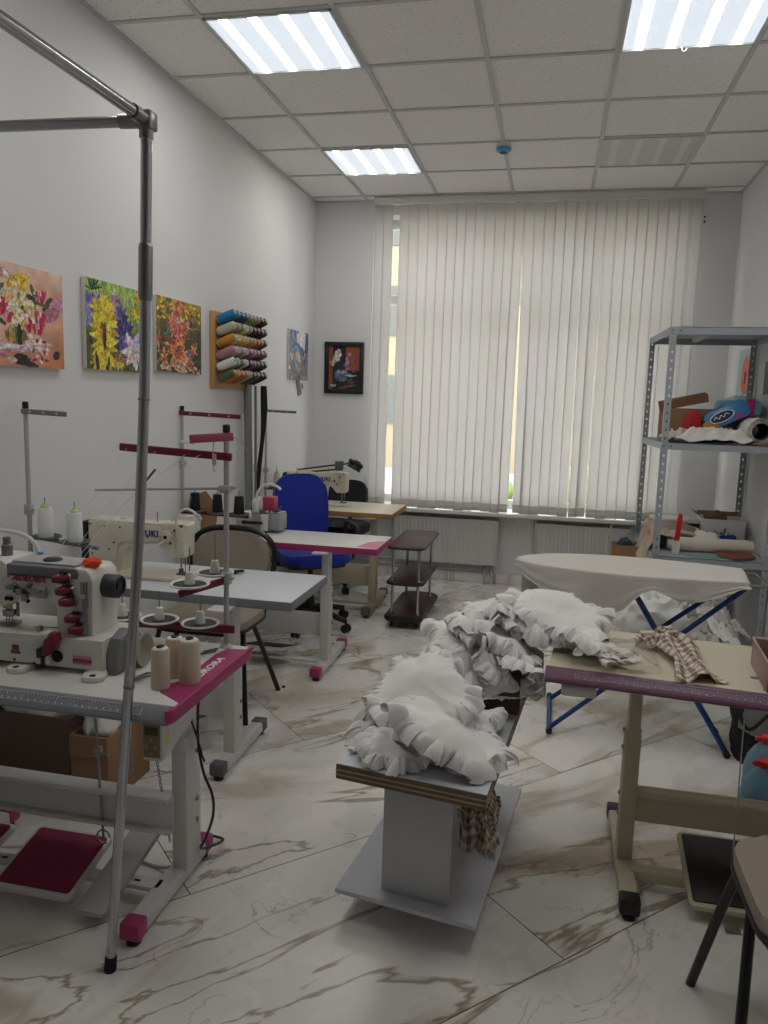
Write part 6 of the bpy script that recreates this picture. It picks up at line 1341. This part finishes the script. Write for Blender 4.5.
# lower shelf contents (z .655)
zl = .656
def linen(u, v):
    x = .56 + .34 * u; y = 4.98 + .42 * v + .02 * fx(u * 4, v * 4, 3); z = zl + .05 + .09 * math.sin(PI * min(1, u * 1.2)) * (.6 + .4 * v) + .03 * fx(u * 5, v * 5, 1, 3)
    if u < .25: z -= (.25 - u) * .55; x = .60 + .04 * fx(v * 5, u * 5, 9) + u * .3
    return (x, y, max(z, zl + .003) if x > .64 else z)
m = MB(); m.grid(linen, 44, 34); tag(m.build('linen_cloth', LINEN, None, ang=60), 'beige linen bundle hanging over the left edge of the lower shelf', 'cloth')
def hoop(u, v): return crump((.83, 5.24, zl + .075), 1, (.13, .13, .075), .12, 1.5, 4)(u, v)
m = MB(); m.grid(hoop, 36, 18, cu=True); k = tag(m.build('folded_cap', mat('grey beige felt', (160, 146, 132), .95, bump=.1), None), 'round taupe cloth bundle with pale rim on the lower shelf', 'cloth')
m = MB(); m.tube([(.83 + .132 * math.cos(a), 5.24 + .132 * math.sin(a), zl + .095 + .01 * math.sin(3 * a)) for a in [2 * PI * i / 40 for i in range(40)]], .012, 8, closed=True); o = m.build('pale_rim', COTTON_C, None); o.parent = k; o.matrix_parent_inverse = k.matrix_world.inverted()
tb_ = thing('storage_tray', 'black plastic crate with white lid at the back of the lower shelf', 'crate', (.85, 5.47, zl))
m = MB(); m.box(.70, 1.0, 5.40, 5.56, zl, zl + .12, bev=.01); m.build('crate', BLACK, tb_)
m = MB(); m.box(.69, 1.01, 5.39, 5.57, zl + .121, zl + .15, bev=.012); m.build('lid', WHITE_P, tb_)
br = thing('brush', 'white dust brush with upright red handle on the lower steel shelf', 'brush', (.775, 4.88, zl))
m = MB(); m.box(.755, .797, 4.865, 4.895, zl, zl + .085, bev=.006); m.build('head', WHITE_P, br)
m = MB(); m.prism([(.763, zl + .085), (.793, zl + .085), (.80, zl + .2), (.80, zl + .245), (.79, zl + .252), (.778, zl + .248), (.772, zl + .225)], 4.872, 4.89, 'y', bev=.006); m.build('handle', REDP, br)
m = MB(); m.tube([(.745, 5.02, zl + .044), (.78, 5.02, zl + .044), (1.22, 5.05, zl + .044), (1.25, 5.05, zl + .044)], [.03, .043, .043, .034], 18); tag(m.build('fabric_roll', COTTON_C), 'long cream fabric roll lying on the lower steel shelf', 'roll')
m = MB(); m.lathe([(0, 0), (.1, .0), (.11, .006), (.108, .014), (0, .018)], (1.13, 4.93, zl + .0005), 32); tag(m.build('leather_pad', mat('rust leather', (120, 66, 44), .6)), 'rust-brown round pad under the cream fabric roll', 'pad')
m = MB(); m.box(-.135, .135, -.012, .012, 0, .002, M=T(.985, 4.855, zl + .0005, rad(-9))); m.box(.11, .15, -.02, -.008, 0, .004, 1, M=T(.985, 4.855, zl + .001, rad(-15))); tag(m.build('ruler', [TURQ, STEEL_D]), 'turquoise ruler lying at the front of the lower steel shelf', 'ruler')
bb = thing('carton', 'white open carton with a green leaf print on the lower shelf', 'box', (1.13, 5.45, zl))
for a in ((1.0, 1.262, 5.32, 5.325), (1.0, 1.262, 5.545, 5.55), (1.0, 1.005, 5.325, 5.545), (1.257, 1.262, 5.325, 5.545)): MB().box(*a, zl, zl + .17, bev=.001).build('side', WHITE_P, bb)
MB().box(1.005, 1.257, 5.325, 5.545, zl, zl + .005).build('bottom', CARD, bb)
m = MB(); m.prism([(1.0, zl + .17), (1.003, zl + .17), (.965, zl + .205), (.962, zl + .203)], 5.32, 5.55, 'y'); m.build('flap', CARD_D, bb)
m = MB(); m.prism([(5.545, zl + .17), (5.55, zl + .17), (5.565, zl + .195), (5.562, zl + .197)], 1.0, 1.262, 'x'); m.build('flap', CARD, bb)
m = MB()
for k in range(16):
    a = rad(90 + RND.uniform(-70, 70)); q = (1.13 + RND.uniform(-.03, .03), zl + .03 + RND.uniform(0, .05)); L = RND.uniform(.03, .07)
    m.tube([(q[0], 5.318, q[1]), (q[0] + L * .5 * math.cos(a), 5.3175, q[1] + L * .5 * math.sin(a)), (q[0] + L * math.cos(a), 5.318, q[1] + L * math.sin(a))], [.001, .0045, .0008], 5)
m.build('leaf_print', mat('grey green print', (110, 128, 108), .8), bb)
crumple('brown_bundle', 'brown cloth bundle showing above the open carton', 'cloth', (1.1, 5.43, zl + .16), (.07, .06, .05), 31, mat('brown bundle cloth', (120, 96, 82), .9))
crumple('blue_cloth', 'small royal blue cloth between the fabric roll and the carton', 'cloth', (1.13, 5.22, zl + .035), (.07, .04, .05), 33, mat('deep blue cloth', (34, 50, 140), .9))
crumple('white_cloth', 'small white cloth beside the taupe bundle on the lower shelf', 'cloth', (1.0, 5.16, zl + .05), (.09, .05, .06), 35, COTTON)
cb3 = thing('cardboard_box', 'small brown box with dark blue cloth beside the left shelving post', 'box', (.55, 5.36, 0))
for a in ((.44, .62, 5.28, 5.285), (.44, .62, 5.435, 5.44), (.44, .445, 5.285, 5.435), (.615, .62, 5.285, 5.435)): MB().box(*a, .0, .62, bev=.001).build('side', CARD, cb3)
MB().box(.445, .615, 5.285, 5.435, 0, .005).build('bottom', CARD, cb3)
crumple('blue_cloth', 'dark blue cloth poking out of the small brown box', 'cloth', (.53, 5.36, .60), (.06, .055, .06), 37, mat('dark teal cloth', (50, 70, 86), .9))

# ------------------------------------------------------------------ scraps heaped under the shelving
def heap(x, y): return .02 + .40 * math.exp(-((x - .78) / .42) ** 2 - ((y - 4.75) / .36) ** 2)
def hp(u, v):
    x, y = .36 + .90 * u, 4.15 + .95 * v; e = min(1, 6 * min(u, 1 - u, v, 1 - v))
    return (x + .03 * fx(u * 6, v * 6, 1), y + .03 * fx(u * 6, v * 6, 2), max(.002, (heap(x, y) * (1 + .3 * fx(u * 5, v * 5, 3)) + .09 * abs(fx(u * 9, v * 9, 4, 3))) * e))
m = MB(); m.grid(hp, 110, 100); tag(m.build('scrap_heap', COTTON_C, None, ang=45), 'heap of pale fabric scraps on the floor under the steel shelving', 'fabric scraps', kind='stuff')
def piece(k, x, y, w, d, rz, c, lab):
    M = T(x, y, 0, rz)
    def f(u, v):
        p = M @ Vector(((u - .5) * w * (1 + .2 * fx(v * 3, k)), (v - .5) * d * (1 + .25 * fx(u * 4, k + 3)), 0)); p.z = max(.0, heap(p.x, p.y)) + .045 + .08 * abs(fx(u * 3 + k, v * 3, k, 3)); return p
    b = MB(); b.grid(f, 22, 12); tag(b.build('fabric_scrap', c, None, ang=55), lab, 'scrap', 'fabric scraps on the heap')
SC_ = [COTTON, COTTON_C, PAPER, mat('grey cotton', (186, 184, 182), .95)]
for k in range(26): piece(k, RND.uniform(.5, 1.18), RND.uniform(4.3, 4.78), RND.uniform(.16, .34), RND.uniform(.05, .13), RND.uniform(-.7, .9), SC_[k % 4], 'pale fabric strip lying on the scrap heap under the steel shelving')
crumple('white_bundle', 'large white crumpled bundle on the scrap heap below the ironing board', 'cloth', (.60, 4.42, .38), (.17, .14, .18), 41, COTTON, .35, n=60)
crumple('brown_scrap', 'brown scrap behind the white bundle on the heap', 'cloth', (.66, 4.62, .54), (.10, .06, .07), 43, mat('rust brown cloth', (128, 92, 70), .9))

# ------------------------------------------------------------------ boxes under T1 / T2
def obox(nm, lab, x0, x1, y0, y1, h, m_, th=.005):
    b = thing(nm, lab, 'box', ((x0 + x1) / 2, (y0 + y1) / 2, 0))
    for a in ((x0, x1, y0, y0 + th), (x0, x1, y1 - th, y1), (x0, x0 + th, y0 + th, y1 - th), (x1 - th, x1, y0 + th, y1 - th)): MB().box(*a, 0, h, bev=.001).build('side', m_, b)
    MB().box(x0 + th, x1 - th, y0 + th, y1 - th, 0, th).build('bottom', m_, b); return b
b1 = obox('cardboard_box', 'dark brown open cardboard box under the foreground table', -2.03, -1.69, 2.42, 2.66, .325, CARD_D)
b2 = obox('cardboard_box', 'light brown cardboard box with white fabric under the tables', -1.685, -1.53, 2.42, 2.72, .27, CARD)
m = MB(); m.prism([(-1.685, .265), (-1.53, .27), (-1.53, .20), (-1.685, .18)], 2.414, 2.4185, 'y'); m.build('flap', CARD, b2)
m = MB(); m.box(-1.585, -1.565, 2.416, 2.42, .02, .265); m.build('tape', GREYP, b2)
crumple('white_fabric', 'white fabric heaped in the light brown box under the tables', 'cloth', (-1.607, 2.55, .31), (.073, .12, .13), 51, COTTON, .25, n=50)
crumple('white_fabric', 'white fabric heaped in the dark brown box under the foreground table', 'cloth', (-1.86, 2.54, .33), (.16, .11, .12), 53, COTTON, .25, n=50)
# floor litter
m = MB(T(.568, 2.292, 0, .5)); m.grid(lambda u, v: ((u - .5) * .05, (v - .5) * .03, .001 + .012 * abs(u - .4)), 8, 6); tag(m.build('paper_scrap', PAPER), 'white paper scrap on the floor by the black treadle', 'scrap')
m = MB(T(.614, 2.273, 0, .1)); m.grid(lambda u, v: ((u - .5) * .045, (v - .5) * .025, .001 + .008 * abs(v - .4)), 8, 6); tag(m.build('fabric_scrap', mat('grey lint', (110, 108, 104), .95)), 'grey fabric scrap on the floor by the black treadle', 'scrap')
m = MB(); m.grid(crump((-1.316, 3.74, .006), .011, (1, .8, .5), .4, 2, 3), 10, 6, cu=True); tag(m.build('dark_lint', BLACK_F), 'dark speck of lint on the floor by the magenta table foot', 'lint')
